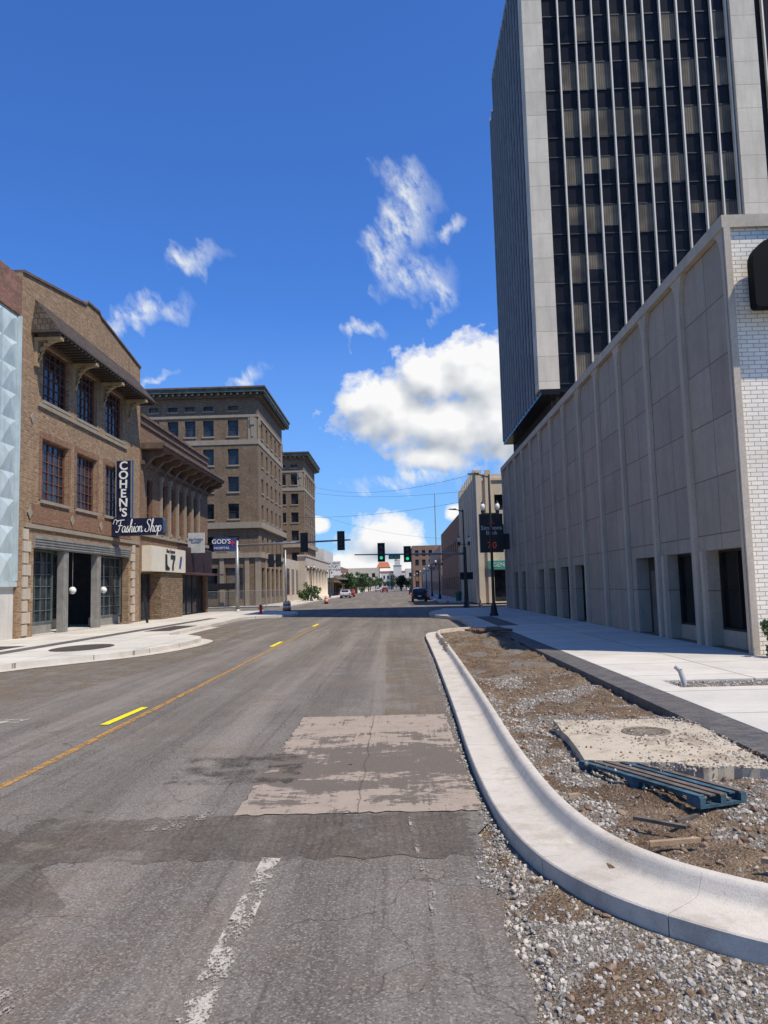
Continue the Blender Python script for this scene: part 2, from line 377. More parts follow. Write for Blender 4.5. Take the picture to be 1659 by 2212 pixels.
def patch_mat():
    m,T,b,co=newmat('scabbed_concrete_patch'); x,y,z=T.sep(co)[:3]
    f=T.noise(co,90,3,.7); c=T.mix(T.ramp(f,.35,.7),(.27,.212,.16),(.45,.36,.28))
    c=T.mix(T.ramp(T.noise(co,3,5,.7),.45,.7,0,.4),c,(.21,.165,.125))
    n=T.noise(T.comb(T.math('MULTIPLY',x,.8),T.math('MULTIPLY',y,1.4),0.),1.6,7,.8,.4)
    band=T.math('ABSOLUTE',T.math('SUBTRACT',y,9.2)); mk=T.ramp(band,.2,2.2,.13,-.045)
    st=T.noise(T.comb(T.math('MULTIPLY',x,15.),T.math('MULTIPLY',y,.45),0.),1.,4,.8)
    top=T.ramp(y,9.,12.2,.2,.6)
    v=T.math('ADD',T.math('ADD',n,mk),T.math('MULTIPLY',T.math('SUBTRACT',st,.5),top))
    a=T.ramp(v,.53,.555)
    dk=T.mix(T.ramp(T.noise(co,80,2),.4,.65),(.08,.066,.052),(.16,.136,.108))
    c=T.mix(T.math('MULTIPLY',a,.85),c,dk)
    seam=T.ramp(T.math('ABSOLUTE',T.math('ADD',x,T.math('MULTIPLY_ADD',T.noise(co,2.,4),.12,.38))),.012,.005)
    c=T.mix(T.math('MULTIPLY',seam,.5),c,(.05,.042,.034))
    ed=T.noise(co,6.,5,.8); T.put(b.inputs['Alpha'],T.ramp(ed,.3,.36,.0,1.))
    T.put(b.inputs['Base Color'],c); b.inputs['Roughness'].default_value=.9; b.inputs['Specular IOR Level'].default_value=.2; bump(T,b,T.math('ADD',f,T.math('MULTIPLY',a,2.)),.4,.006)
    return m
PATCH=patch_mat()
# ------------------------------------------------------------ kerb path
def catmull(P,n=8):
    out=[]
    P=[Vector((p[0],p[1],0)) for p in P]
    Q=[P[0]*2-P[1]]+P+[P[-1]*2-P[-2]]
    for i in range(1,len(Q)-2):
        for k in range(n):
            t=k/n; a,b,c,d=Q[i-1:i+3]
            out.append(.5*((2*b)+(c-a)*t+(2*a-5*b+4*c-d)*t*t+(3*b-a-3*c+d)*t**3))
    out.append(Q[-2]); return out
KP=[(2.6,26.3),(1.9,26.1),(1.15,25.3),(.82,24.0),(.77,20),(.73,15.3),(.66,10),(.61,7.5),(.605,6.2),(.64,5.2),(.76,4.45),(.98,3.95),(1.25,3.62),(1.6,3.33),(2.2,2.95),(3.2,2.4)]
KC=catmull(KP,10)
def sweep(mb,path,prof,side=1):
    rows=[]
    for i,p in enumerate(path):
        a=path[max(0,i-1)]; b=path[min(len(path)-1,i+1)]; t=(b-a).normalized(); n=Vector((-t.y,t.x,0))*side
        rows.append([(p.x+n.x*o,p.y+n.y*o,z) for o,z in prof])
    i0=len(mb.v)
    for r in rows: mb.v+=r
    m=len(prof)
    for i in range(len(rows)-1):
        for j in range(m-1):
            a=i0+i*m+j; mb.f.append((a,a+1,a+m+1,a+m)); mb.m.append(0)
    mb.f.append(tuple(i0+k for k in range(m))); mb.m.append(0)
    mb.f.append(tuple(i0+(len(rows)-1)*m+k for k in range(m))); mb.m.append(0)
def kerb_piece(path):
    mb=MB(); sweep(mb,path,[(0,-.03),(0,.072),(.008,.079),(.08,.076),(.2,.071),(.27,.072),(.3,.08),(.322,.102),(.342,.145),(.356,.163),(.372,.17),(.408,.171),(.419,.167),(.423,.155),(.423,-.03)],1)
    o=solo('kerb',mb,KERB,kind='structure'); 
    for p in o.data.polygons: p.use_smooth=True
    o.modifiers.new('e','EDGE_SPLIT').split_angle=math.radians(32)
cuts=[0,40,50,60,70,80,100,118,len(KC)-1]
for a,b in zip(cuts,cuts[1:]):
    seg=[v.copy() for v in KC[a:b+1]]; d=(seg[-2]-seg[-1]).normalized(); seg[-1]=seg[-1]+d*.006; kerb_piece(seg)
def kx(Y): return min(KC,key=lambda p:abs(p.y-Y)).x
# ------------------------------------------------------------ ground, roads
mb=MB(); mb.poly([(-900,-60,-.06),(900,-60,-.06),(900,2500,-.06),(-900,2500,-.06)]); solo('ground',mb,GRNDM,kind='structure')
mb=MB()
edge=[(.47+.06*noise.noise((0,y*2.3,0))+.04*noise.noise((0,y*9,0)),y) for y in [x*.08-2 for x in range(0,90)]]+[(kx(y)-.035-.03*abs(noise.noise((1,y*3,0))),y) for y in [5.4+.4*k for k in range(48)]]+[(1.1,25.2),(2.2,26.1),(3.2,26.3)]
L=-14
for (x0,y0),(x1,y1) in zip(edge,edge[1:]): mb.poly([(L,y0,0),(x0,y0,0),(x1,y1,0),(L,y1,0)])
mb.poly([(L,26.3,0),(3.2,26.3,0),(3.2,54,0),(L,54,0)])
mb.poly([(-60,54,0),(60,54,0),(60,67,0),(-60,67,0)]); mb.poly([(L,67,0),(3.6,67,0),(3.6,600,0),(L,600,0)])
mb.poly([(3.2,47.5,0),(60,47.5,0),(60,54,0),(3.2,54,0)])
solo('road',mb,ASPH,kind='structure')
def sheet(name,pts,z,mat): 
    mb=MB(); mb.poly([(x,y,z) for x,y in pts]); return solo(name,mb,mat,kind='structure')
def rag(x0,x1,y0,y1,a=.03):
    P=[]; n=40
    for k in range(n): P.append((x0+(x1-x0)*k/n,y0+a*noise.noise((k*.9,y0,1))))
    for k in range(n): P.append((x1+a*noise.noise((k*.9,x1,2)),y0+(y1-y0)*k/n))
    for k in range(n): P.append((x1+(x0-x1)*k/n,y1+a*noise.noise((k*.9,y1,3))))
    for k in range(n): P.append((x0+a*noise.noise((k*.9,x0,4)),y1+(y0-y1)*k/n))
    return P
sheet('milled_road_surface',[(-12,2),(-2.3,2),(-1.75,4.1),(-2.6,5.3),(-7,8.5),(-12,9)],.003,MILL)
sheet('milled_road_strip',rag(-2.6,.44,4.72,5.62,.1),.005,MILLX)
sheet('concrete_road_patch',rag(-1.21,.54,5.62,9.7,.04),.008,PATCH)
sheet('dark_sealed_patch',rag(-2.0,-.9,6.5,7.6,.1),.011,DARKP)
sheet('painted_line',[(-.89,2.0),(-.76,2.0),(-.74,4.72),(-.85,4.74)],.010,WLINE)
sheet('painted_line',[(.02,5.5),(.06,5.5),(.17,3.9),(.12,3.9)],.010,FAINT)
sheet('painted_line',[(-3.43,2),(-3.335,2),(-3.335,33),(-3.43,33)],.006,OLINE)
sheet('painted_line',[(-3.68,9.5),(-3.57,9.5),(-3.52,10.85),(-3.62,10.85)],.009,YDASH)
sheet('painted_line',[(-3.62,21.5),(-3.5,21.5),(-3.5,23.4),(-3.62,23.4)],.009,YDASH)
sheet('painted_line',[(-3.62,32),(-3.5,32),(-3.5,34.2),(-3.62,34.2)],.009,YDASH)
sheet('painted_line',[(-5.4,9.7),(-4.85,9.7),(-4.8,10.1),(-5.5,10.1)],.009,WLINE)
sheet('painted_line',[(-1.75,5.3),(-1.45,5.3),(-1.35,5.75),(-1.6,5.75)],.0105,FAINT)
sheet('painted_line',[(-1.9,2.6),(-1.6,2.6),(-1.5,3.3),(-1.75,3.3)],.0105,FAINT)
sheet('road_dust',[(-12,9.5),(-7,9.5),(-5.4,13),(-4.9,20),(-5.6,27),(-7,34),(-9,34),(-12,20)],.004,DUST)
sheet('road_dust',[(-.2,9.8),(.55,9.8),(.68,24),(-.4,24)],.004,DUST)
sheet('worn_wheel_track',[(-2.9,2),(-2.2,2),(-2.2,40),(-2.9,40)],.0045,LITP)
sheet('worn_wheel_track',[(-1.3,9.9),(-.6,9.9),(-.6,40),(-1.3,40)],.0045,LITP)
sheet('worn_wheel_track',[(-5.9,4),(-5.1,4),(-5.1,40),(-5.9,40)],.0055,LITP)
# dirt strip
def inside(x,y):
    if y>=5.2: return x>kx(y)+.3
    p=min(KC,key=lambda q:(q.x-x)**2+(q.y-y)**2); i=KC.index(p)
    a=KC[max(0,i-1)]; b=KC[min(len(KC)-1,i+1)]; t=(b-a).normalized(); n=Vector((-t.y,t.x,0))
    return (Vector((x,y,0))-p).dot(n)>.25
def dh(x,y):
    n=noise.fractal((x*1.6,y*1.3,0),.75,2.1,7)*.05+noise.noise((x*9,y*9,3))*.01
    if x<.56 and y>2: base=-.03; n*=.15
    elif inside(x,y): base=.055+.06*math.exp(-((y-20)**2)/8)*2 ; n*=1.0+1.6*(18<y<23)
    else: base=-.018; n*=.3
    return base+n
def isgrav(x,y):
    ins=inside(x,y)
    if y>=5.0 and ins:
        if 5.9<y<8.9: return noise.noise((x*3,y*3,9))>-.2
        return noise.noise((x*1.5,y*1.2,9))<-.12 or (x<kx(y)+.62+.15*noise.noise((0,y*2,7)) and y<11)
    if not ins: return noise.noise((x*2,y*2,5))>-.18
    return noise.noise((x*2,y*2,5))>.12
mb=MB(); nx,ny=110,560; X0,X1,Y0,Y1=.36,4.0,1.2,26
for j in range(ny+1):
    y=Y0+(Y1-Y0)*(j/ny)**1.6
    for i in range(nx+1):
        x=X0+(X1-X0)*i/nx; z=dh(x,y)
        if x>2.9 and y>3.4: z=min(z,.1)
        if x<.56: z=min(z,-.012)
        mb.v.append((x,y,z))
for j in range(ny):
    for i in range(nx):
        a=j*(nx+1)+i; v=mb.v[a]
        mb.f.append((a,a+1,a+nx+2,a+nx+1)); mb.m.append(1 if isgrav(v[0]+.05*noise.noise((v[0]*20,v[1]*20,1)),v[1]+.05*noise.noise((v[0]*20,v[1]*20,8))) else 0)
solo('dirt_ground',mb,[DIRT,GRAVM],kind='structure',smooth=True)
def stones(name,N,fn,mat,smin,smax,lab,pw=3.5,z0=None):
    mb=MB(); bm=bmesh.new(); bmesh.ops.create_icosphere(bm,subdivisions=1,radius=1); bv=[v.co.copy() for v in bm.verts]; bf=[tuple(v.index for v in f.verts) for f in bm.faces]; bm.free()
    k=0; tries=0
    while k<N and tries<N*20:
        tries+=1
        p=fn()
        if p is None: continue
        x,y=p; s=smin+(smax-smin)*random.random()**pw; z=dh(x,y) if z0 is None else z0
        R=Matrix.Rotation(random.random()*6.3,3,'Z')@Matrix.Rotation(random.random()*6.3,3,'X'); sx,sy,sz=[random.uniform(.55,1.3) for _ in range(3)]
        i=len(mb.v)
        for v in bv:
            q=R@Vector((v.x*sx*random.uniform(.75,1.25),v.y*sy*random.uniform(.8,1.2),v.z*sz*.8)); mb.v.append((x+q.x*s,y+q.y*s,z+q.z*s+s*.1))
        mb.f+=[tuple(i+a for a in f) for f in bf]; mb.m+=[0]*len(bf); k+=1
    solo(name,mb,mat,label=lab,cat='gravel',kind='stuff')
def g_out():
    y=1.9+random.random()**1.2*3.6; x=.46+random.random()*2.2
    if inside(x,y) : return None
    if y>5.2 and x>kx(5.2): return None
    p=min(KC,key=lambda q:(q.x-x)**2+(q.y-y)**2); dd=math.sqrt((p.x-x)**2+(p.y-y)**2)
    if dd<.03: return None
    if not isgrav(x,y) and random.random()<.7: return None
    return (x,y)
def g_in():
    y=3.8+random.random()**1.4*9; x=1.05+random.random()*1.9
    if not inside(x-.14,y): return None
    if not isgrav(x,y) and random.random()<.88: return None
    return (x,y)
def g_clod():
    y=3.8+random.random()**1.5*19; x=1.1+random.random()*1.85
    if not inside(x-.14,y): return None
    return (x,y)
def g_gap():
    y=4.2+random.random()**1.5*14
    return (kx(y)-.03-abs(random.gauss(0,.035)),y) if y>4.9 else (.47+random.gauss(0,.05),y)
def g_slab():
    y=6.0+random.random()*2.3; x=1.45+random.random()**.6*1.5
    if random.random()<.7 and noise.noise((x*2,y*2,1))<.1: return None
    return (x,y)
stones('gravel',9000,g_out,STN,.004,.018,'loose crushed grey stone beside the broken road edge',3.)
stones('gravel',800,g_out,CLOD,.005,.028,'brown earth clods beside the broken road edge',3.)
stones('gravel',10000,g_in,STN,.004,.019,'loose crushed grey stone around the buried concrete slab',3.)
stones('gravel',3800,g_clod,CLOD,.004,.036,'loose brown earth clods in the dug-out verge',4.)
stones('gravel',1400,g_gap,STN,.003,.014,'small stones along the joint between road and kerb',3.,.004)
stones('gravel',1500,g_slab,STN,.003,.018,'small stones scattered over the dirty concrete slab',3.,.15)
stones('gravel',700,g_slab,CLOD,.003,.018,'earth crumbs scattered over the dirty concrete slab',3.,.15)
def slab(name,x0,x1,y0,y1,z0,z1,mat,bev=.01):
    mb=MB(); mb.box(x0,x1,y0,y1,z0,z1); o=solo(name,mb,mat,kind='structure'); m=o.modifiers.new('b','BEVEL'); m.width=bev*S; m.segments=2; return o
slab('paver_strip',2.95,3.398,3,26.2,-.05,.15,PAVER)
slab('pavement',3.4,6.6,11.3,47,-.05,.152,WALK)
slab('pavement',6.602,14,11.3,14.45,-.05,.152,WALK)
slab('pavement',3.4,3.75,10.5,11.298,-.05,.15,WALK)
slab('pavement',3.4,14,2.5,10.498,-.05,.152,WALK)
slab('pavement',2.6,3.398,26.2,47,-.05,.148,WALK)
slab('pavement',6.602,40,44.8,47.0,-.05,.151,WALK)
slab('pavement',3.6,6.6,67,420,-.05,.13,WALK)
mb=MB(); mb.poly([(3.75,10.5,.12),(14,10.5,.12),(14,11.3,.12),(3.75,11.3,.12)]); solo('gravel_gap',mb,GRAVM,kind='structure')
stones('gravel',1500,lambda:(3.75+random.random()*5,10.52+random.random()*.76),STN,.005,.025,'loose stone in the gap between pavement slabs',3.,.125)
mb=MB()
bulb=catmull([(2.6,34),(2.2,36),(1.6,38.5),(1.7,42),(2.4,45),(4,46.8)],6)
for a,b in zip(bulb,bulb[1:]): mb.hexa([(a.x,a.y,-.05),(3.4,a.y,-.05),(3.4,b.y+.001,-.05),(b.x,b.y,-.05),(a.x,a.y,.145),(3.4,a.y,.145),(3.4,b.y,.145),(b.x,b.y,.145)])
solo('kerb_bulb',mb,WALK,kind='structure')
slab('paver_strip',3.4,4.1,26.5,34.2,.1,.156,PAVER)
LP=catmull([(-9.6,12),(-9.0,15.5),(-8.5,16.9),(-7.85,17.9),(-6.9,19.4),(-6.4,21),(-6.2,23),(-6.35,24.8),(-7.2,26.3),(-8.1,27.3),(-8.2,35),(-8.3,41),(-7.6,42.6),(-6.5,43.8),(-6.1,46),(-6.4,48.5),(-7.5,51),(-9,53.5)],6)
mb=MB(); mb.v+= [(-60,p.y,.13) for p in LP]+[(p.x,p.y,.13) for p in LP]+[(p.x,p.y,-.05) for p in LP]; n=len(LP)
for i in range(n-1): mb.f.append((i,i+1,n+i+1,n+i)); mb.m.append(0); mb.f.append((n+i,n+i+1,2*n+i+1,2*n+i)); mb.m.append(0)
mb.f.append((n-1,2*n-1,3*n-1)); mb.m.append(0)
solo('pavement_opposite',mb,WALK,kind='structure')
sheet('kerb_gutter',[(p.x+.4,p.y-.12) for p in LP[:60]]+[(p.x-.05,p.y) for p in LP[:60]][::-1],.012,KERB)
sheet('paver_strip',[(-10.6,17.5),(-10.1,17.5),(-9.6,41),(-10.1,41)],.136,PAVER)
SOIL=M('planting_bed_soil',(.06,.045,.035),.95)
sheet('planting_bed',[(-8.7+.75*math.cos(t*.3),21.2+1.3*math.sin(t*.3)) for t in range(21)],.137,SOIL)
sheet('planting_bed',[(-9.6,29),(-8.6,29),(-8.6,33),(-9.6,33)],.137,SOIL)
sheet('planting_bed',[(-12.2,20.5),(-10.9,20.5),(-10.9,22.5),(-12.2,22.5)],.137,SOIL)
slab('pavement_opposite',-60,-9.5,67,420,-.05,.13,WALK)
# ---- slab + manhole + pallet
t=Thing('concrete_slab',(2.15,7.3,.1),'broken buff concrete slab half buried in gravel with round manhole cover','concrete slab')
BUFF=concrete('buff_concrete',(.55,.465,.34),None,stain=.5,grit=.5,soil=.6)
mb=MB(); P=[(1.50,6.45),(1.9,6.33),(2.15,6.28),(2.3,6.1),(2.55,6.12),(2.85,5.95),(2.93,7.9),(2.7,8.25),(2.2,8.22),(1.6,8.3)]
P2=[]
for a,b in zip(P,P[1:]+P[:1]):
    for k in range(6): u=k/6; P2.append((a[0]+(b[0]-a[0])*u+.05*noise.noise((a[0]*7+k*1.7,3,0)),a[1]+(b[1]-a[1])*u+.05*noise.noise((a[1]*7+k*1.7,5,0))))
mb.prism([(x,y,.0) for x,y in P2],(0,0,.15)); t.part('slab',mb,BUFF)
mb=MB(); c=(2.33,7.55,.152); mb.lathe(c,[(0,.004),(.05,.004),(.055,.007),(.12,.007),(.125,.002),(.2,.002),(.205,.007),(.225,.007),(.23,.0)],28)
for k in range(16):
    a=k*math.pi/8; mb.box(c[0]+.16*math.cos(a)-.012,c[0]+.16*math.cos(a)+.012,c[1]+.16*math.sin(a)-.012,c[1]+.16*math.sin(a)+.012,c[2],c[2]+.009)
t.part('manhole_cover',mb,M('dusty_cast_iron',(.2,.155,.11),.8,.1,.4,8,60,.3))
t=Thing('wooden_pallet',(1.9,5.8,.1),'weathered wooden pallet with faded blue painted edges lying on rubble','pallet')
PB=M('faded_blue_paint_wood',(.035,.08,.105),.85,0,.8,6,50,.4); PW=M('grey_pallet_wood',(.13,.1,.075),.85,0,.6,6,50,.4)
A=Vector((1.42,6.42,0)); U=(Vector((1.95,5.28,0))-A).normalized(); V=Vector((-U.y,U.x,0)); V=V if V.x>0 else -V
LN,WD=1.27,.42
def pb(mb,u0,u1,v0,v1,z0,z1,mi=0):
    f=lambda u,v,z:tuple(A+U*u+V*v+Vector((0,0,z*.9+.07+.01*(u/LN)-.03*v)))
    mb.hexa([f(u0,v0,z0),f(u1,v0,z0),f(u1,v1,z0),f(u0,v1,z0),f(u0,v0,z1),f(u1,v0,z1),f(u1,v1,z1),f(u0,v1,z1)],mi)
for k in range(3):
    mb=MB(); v=k*(WD-.05)/2
    for q in range(3): pb(mb,q*(LN-.12)/2,q*(LN-.12)/2+.12,v,v+.05,.02,.065)
    pb(mb,0,LN,v,v+.05,.065,.077); t.part('stringer',mb,PB)
for k in range(5):
    v=k*(WD-.06)/4; mb=MB(); pb(mb,-.01+.02*random.random(),LN-.02+.03*random.random(),v+random.uniform(-.004,.004),v+.056,.078,.09)
    t.part('top_board',mb,PB if k in(0,3) else PW)
for k in range(3):
    mb=MB(); u=k*(LN-.08)/2; pb(mb,u,u+.08,0,WD,.0,.019); t.part('bottom_board',mb,PB)
def plank(x,y,ang,l,w,th,z,mat,lab):
    mb=MB(); c,s=math.cos(ang),math.sin(ang)
    f=lambda a,b,h:(x+a*c-b*s,y+a*s+b*c,z+h+.02*a)
    j=w*.25
    mb.hexa([f(-l/2,-w/2,0),f(l/2,-w/2+j,0),f(l/2-j,w/2,0),f(-l/2+j,w/2,0),f(-l/2,-w/2,th),f(l/2,-w/2+j,th),f(l/2-j,w/2,th),f(-l/2+j,w/2,th)])
    solo('timber_offcut',mb,mat,label=lab,cat='timber',org=(x,y,z)) 
LW=M('light_lumber',(.4,.27,.155),.8,0,.35,6,60,.3)
plank(1.52,4.52,.1,.3,.035,.025,.11,LW,'short light timber offcut lying on brown earth')
plank(1.98,4.05,-.75,.36,.04,.025,.13,LW,'split light timber offcut lying in the dirt')
plank(2.12,4.32,.9,.3,.035,.025,.13,LW,'light timber offcut with a broken end in dirt')
plank(1.55,4.85,-.8,.34,.04,.02,.12,PW,'dark weathered board lying on brown earth')
plank(1.2,5.6,.3,.1,.04,.02,.09,LW,'small chip of light timber on earth')
plank(1.75,4.95,.5,.2,.03,.02,.11,PW,'dark weathered board lying on brown earth')
mb=MB(); mb.tube((3.95,10.9,.08),(3.9,10.95,.32),.035,.035,12); mb.tube((3.9,10.95,.32),(3.86,11.0,.37),.035,.035,12); solo('pipe_stub',mb,M('white_plastic_pipe',(.45,.43,.4),.5,0,.1),label='short grey plastic conduit stub rising from gravel gap',cat='pipe',org=(3.95,10.9,.08))
mb=MB()
for k in range(7): mb.tube((1.9+.06*k,22.4-.2*k*.3,.28+.02*math.sin(k*3)),(3.1+.03*k,23.2-.1*k,.24),.03,.03,6)
solo('timber_pile',mb,M('rusty_boards',(.2,.09,.05),.85,0,.4),label='heap of rusty stakes and boards on a dirt mound',cat='debris',org=(2.4,22.6,.2))
# ------------------------------------------------------------ bank low wing
t=Thing('bank_annex',(6.6,14.5,.15),'low beige precast concrete bank wing with ribbed wall','building')
XW=6.6; bay=2.46; fr=FW(XW)
opens=[0,1,2,5,6,7,8,10,11]
ops=[]
for k in opens:
    y=14.55+bay*k
    a,b={0:(.3,2.0),1:(.3,1.95),2:(.3,1.95)}.get(k,(.5,1.95)); ops.append((y+a,y+b,.15,2.17))
mb=MB(); mb.wall(fr,14.5,46.6,.15,8.35,ops,.35)
mb.poly([(XW,46.6,.15),(40,46.6,.15),(40,46.6,8.35),(XW,46.6,8.35)]); t.part('wall',mb,PANEL)
mb=MB(); mb.poly([(XW,14.5,8.3),(40,14.5,8.3),(40,46.6,8.3),(XW,46.6,8.3)]); t.part('roof',mb,ROOFM)
mb=MB(); mb.box(XW-.13,40,14.42,46.7,8.352,8.6); t.part('coping',mb,RIB)
for k in range(14):
    y=14.55+bay*k; mb=MB(); w=.1 if k else .07
    mb.fbox(fr,y-w,y+w,.15,8.35,.002,.1)
    for sgn in(1,-1):
        if k==0 and sgn<0: continue
        pts=[]; R=.42
        e=y+sgn*w
        pts.append(fr(e,8.35,.003)); pts.append(fr(e+sgn*R*.8,8.35,.003))
        for q in range(7):
            th=math.pi/2*q/6; pts.append(fr(e+sgn*R*.8*(1-math.sin(th)),8.35-R*1.8*(1-math.cos(th))-.001 if q else 8.345,.003))
        mb.prism(pts,(-.094,0,0))
    t.part('rib',mb,RIB)
for i,k in enumerate(opens):
    y=14.55+bay*k; a,b,c,d=ops[i]
    if k==2:
        mb=MB(); mb.poly([fr(a,c,-.34),fr(b,c,-.34),fr(b,d,-.34),fr(a,d,-.34)],3); mb.fbox(fr,a+.3,b-.35,c,d-.35,-.33,-.28,1); mb.tube(fr(a+.4,1.1,-.26),fr(a+.4,1.4,-.26),.015,.015,6,2); t.part('door',mb,[PANEL,M('beige_grey_door',(.13,.12,.1),.6),GALV,DKF])
    else: window(t,fr,a,b,c+(.0 if k>1 else .35),d,.34,2,1,.05,[DKM,GLT])
    if k<2: 
        mb=MB(); mb.fbox(fr,a,b,.15,.5,-.34,-.25); t.part('window_base',mb,PANEL)
    if k in(1,2):
        mb=MB(); mb.fbox(fr,y-.42,y-.24,.15,2.17,.001,.06); t.part('column',mb,RIB)
mb=MB(); mb.wall(FS(14.5),XW,40,.15,8.35,[],.1); t.part('brick_end_wall',mb,BRKW)
mb=MB(); mb.box(XW-.1,XW+.025,14.42,14.498,.15,8.35); t.part('corner_post',mb,RIB)
t=Thing('bank_wall_sign',(7.6,14.2,7.3),'black rounded box sign mounted on white brick wall','sign')
mb=MB(); pts=[]; x0,x1,z0,z1,R=6.84,9.2,6.62,7.95,.45
for cx,cz,a0 in((x1-R,z1-R,0),(x0+R,z1-R,90),(x0+.08,z0+.08,180),(x1-.08,z0+.08,270)):
    r=R if a0<180 else .08
    for q in range(7):
        a=math.radians(a0+15*q); pts.append((cx+r*math.cos(a),14.3,cz+r*math.sin(a)))
mb.prism(pts,(0,-.25,0)); t.part('sign_box',mb,M('satin_black_sign',(.006,.006,.007),.7,0,.1,2,20,0,spec=.1)); 
for a in(7.4,8.6): mb=MB(); mb.box(a,a+.1,14.301,14.498,7,7.6); t.part('bracket',mb,DKM)
# ------------------------------------------------------------ tower
t=Thing('office_tower',(6.6,34.1,8.3),'tall dark glass office tower with silver mullions and pale concrete piers','building')
TX,TY,TB,TT=6.6,34.1,10.25,32.5; ff=FS(TY); fs=FW(TX)
for a,b,c in((TX,TX+.95,TB),(16.4,17.55,TB-2.2)): mb=MB(); mb.box(a,b,TY,TY+.9,c,TT+.3); t.part('concrete_pier',mb,PIER)
mb=MB(); mb.box(TX+.12,30,TY+.42,44.9,TB+.02,TT); mb.box(TX+.12,20,44.9,46.5,TB+.02,30.9); t.part('core',mb,SPAN)
mb=MB(); mb.box(TX+.9,30,TY+1.2,46.4,8.3,TB); t.part('recessed_storey',mb,DKF)
mb=MB()
for k in range(40): y=TY+1.3+k*.3; mb.box(TX+.8,TX+.9,y,y+.1,8.35,TB-.02)
for k in range(30): x=TX+1+k*.3; mb.box(x,x+.1,TY+1.1,TY+1.2,8.35,TB-.02)
t.part('louvres',mb,M('dark_louvre',(.06,.06,.06),.5,.3,.2))
mb=MB(); mb.box(TX+.1,TX+.951,TY+.01,46.5,TB-.25,TB-.001); mb.box(TX+.952,16.39,TY+.2,46.4,TB-.1,TB-.001); t.part('soffit',mb,SPAN)
n=11; gx0,gx1=TX+.95,16.4; bw=(gx1-gx0)/n; fh=2.36; rnd=random.Random(3)
cnt=0; rest=MB()
for j in range(10):
    for i in range(n):
        z0=TB+.35+j*fh; z1=z0+1.35
        if z0>TT: continue
        z1=min(z1,TT-.1)
        cu=rnd.random()<(.66 if i>0 else .05)
        mb=rest if cnt>=98 else MB()
        xa,xb=gx0+i*bw+.05,gx0+(i+1)*bw-.05
        k=rnd.random()
        zc=z0 if k<.6 else z0+(z1-z0)*(k-.6)*1.5
        mb.poly([ff(xa,z0,-.40),ff(xb,z0,-.40),ff(xb,z1,-.40),ff(xa,z1,-.40)],0)
        if cu: mb.poly([ff(xa,zc,-.396),ff(xb,zc,-.396),ff(xb,z1,-.396),ff(xa,z1,-.396)],1)
        mb.fbox(ff,xa,xb,z0-.05,z0,-.415,-.37,2); mb.fbox(ff,xa,xb,z1,z1+.05,-.415,-.37,2)
        if cnt<98: t.part('window',mb,[GLT,CURT,DKM])
        cnt+=1
t.part('window',rest,[GLT,CURT,DKM],kind='stuff')
for i in range(1,n+1):
    x=gx0+i*bw
    if i==n: x-=.1
    mb=MB(); mb.fbox(ff,x-.032,x+.032,TB+.02,TT+.1,-.39,-.2); t.part('mullion',mb,ALU)
for i in range(6):
    x=17.55+.8*(i+.6); mb=MB(); mb.fbox(ff,x-.032,x+.032,TB+.02,TT+.1,-.39,-.2); t.part('mullion',mb,ALU)
y=TY+1.0
while y<46.3:
    mb=MB(); top=TT if y<44.9 else 30.9
    mb.box(TX+.03,TX+.12,y-.035,y+.035,TB-.1,top+.1); t.part('fin',mb,FIN); y+=.8
mb=MB()
for j in range(11):
    z=TB+j*fh
    if z<30.9: mb.box(TX+.115,TX+.125,TY+.9,46.3,z,z+1.0)
t.part('side_spandrel',mb,M('slate_spandrel',(.045,.046,.05),.45,0,.2,1,20,0,spec=.2))
mb=MB(); mb.box(TX+.05,TX+.3,TY+.9,44.9,TT,TT+.3); t.part('roof_edge',mb,FIN)
# ------------------------------------------------------------ generic building
def bld(name,label,x0,x1,y0,y1,h,mat,wmats,E=[],Sx=[],W=[],nx=1,nz=2,depth=.18,fw=.06,sillm=None,cat='building'):
    t=Thing(name,((x0+x1)/2,(y0+y1)/2,.1),label,cat)
    mb=MB(); mb.wall(FE(x1),y0,y1,.1,h,E,depth); mb.wall(FW(x0),y0,y1,.1,h,W,depth); mb.wall(FS(y0),x0,x1,.1,h,Sx,depth)
    mb.poly([(x0,y1,.1),(x1,y1,.1),(x1,y1,h),(x0,y1,h)]); t.part('wall',mb,mat)
    mb=MB(); mb.poly([(x0,y0,h-.3),(x1,y0,h-.3),(x1,y1,h-.3),(x0,y1,h-.3)]); t.part('roof',mb,ROOFM)
    rn=random.Random(int(y0))
    for fr,L in((FE(x1),E),(FS(y0),Sx),(FW(x0),W)):
        for o in L:
            m=o[4] if len(o)>4 else None
            wm=wmats[:2] if len(wmats)<3 or rn.random()>.3 else [wmats[0],wmats[2]]
            w=window(t,fr,o[0],o[1],o[2],o[3],depth,m[0] if m else nx,m[1] if m else nz,fw,wm)
            if sillm and o[2]>1: t.pbox('sill',fr,o[0]-.1,o[1]+.1,o[2]-.14,o[2],.003,.08,sillm,parent=w)
    return t
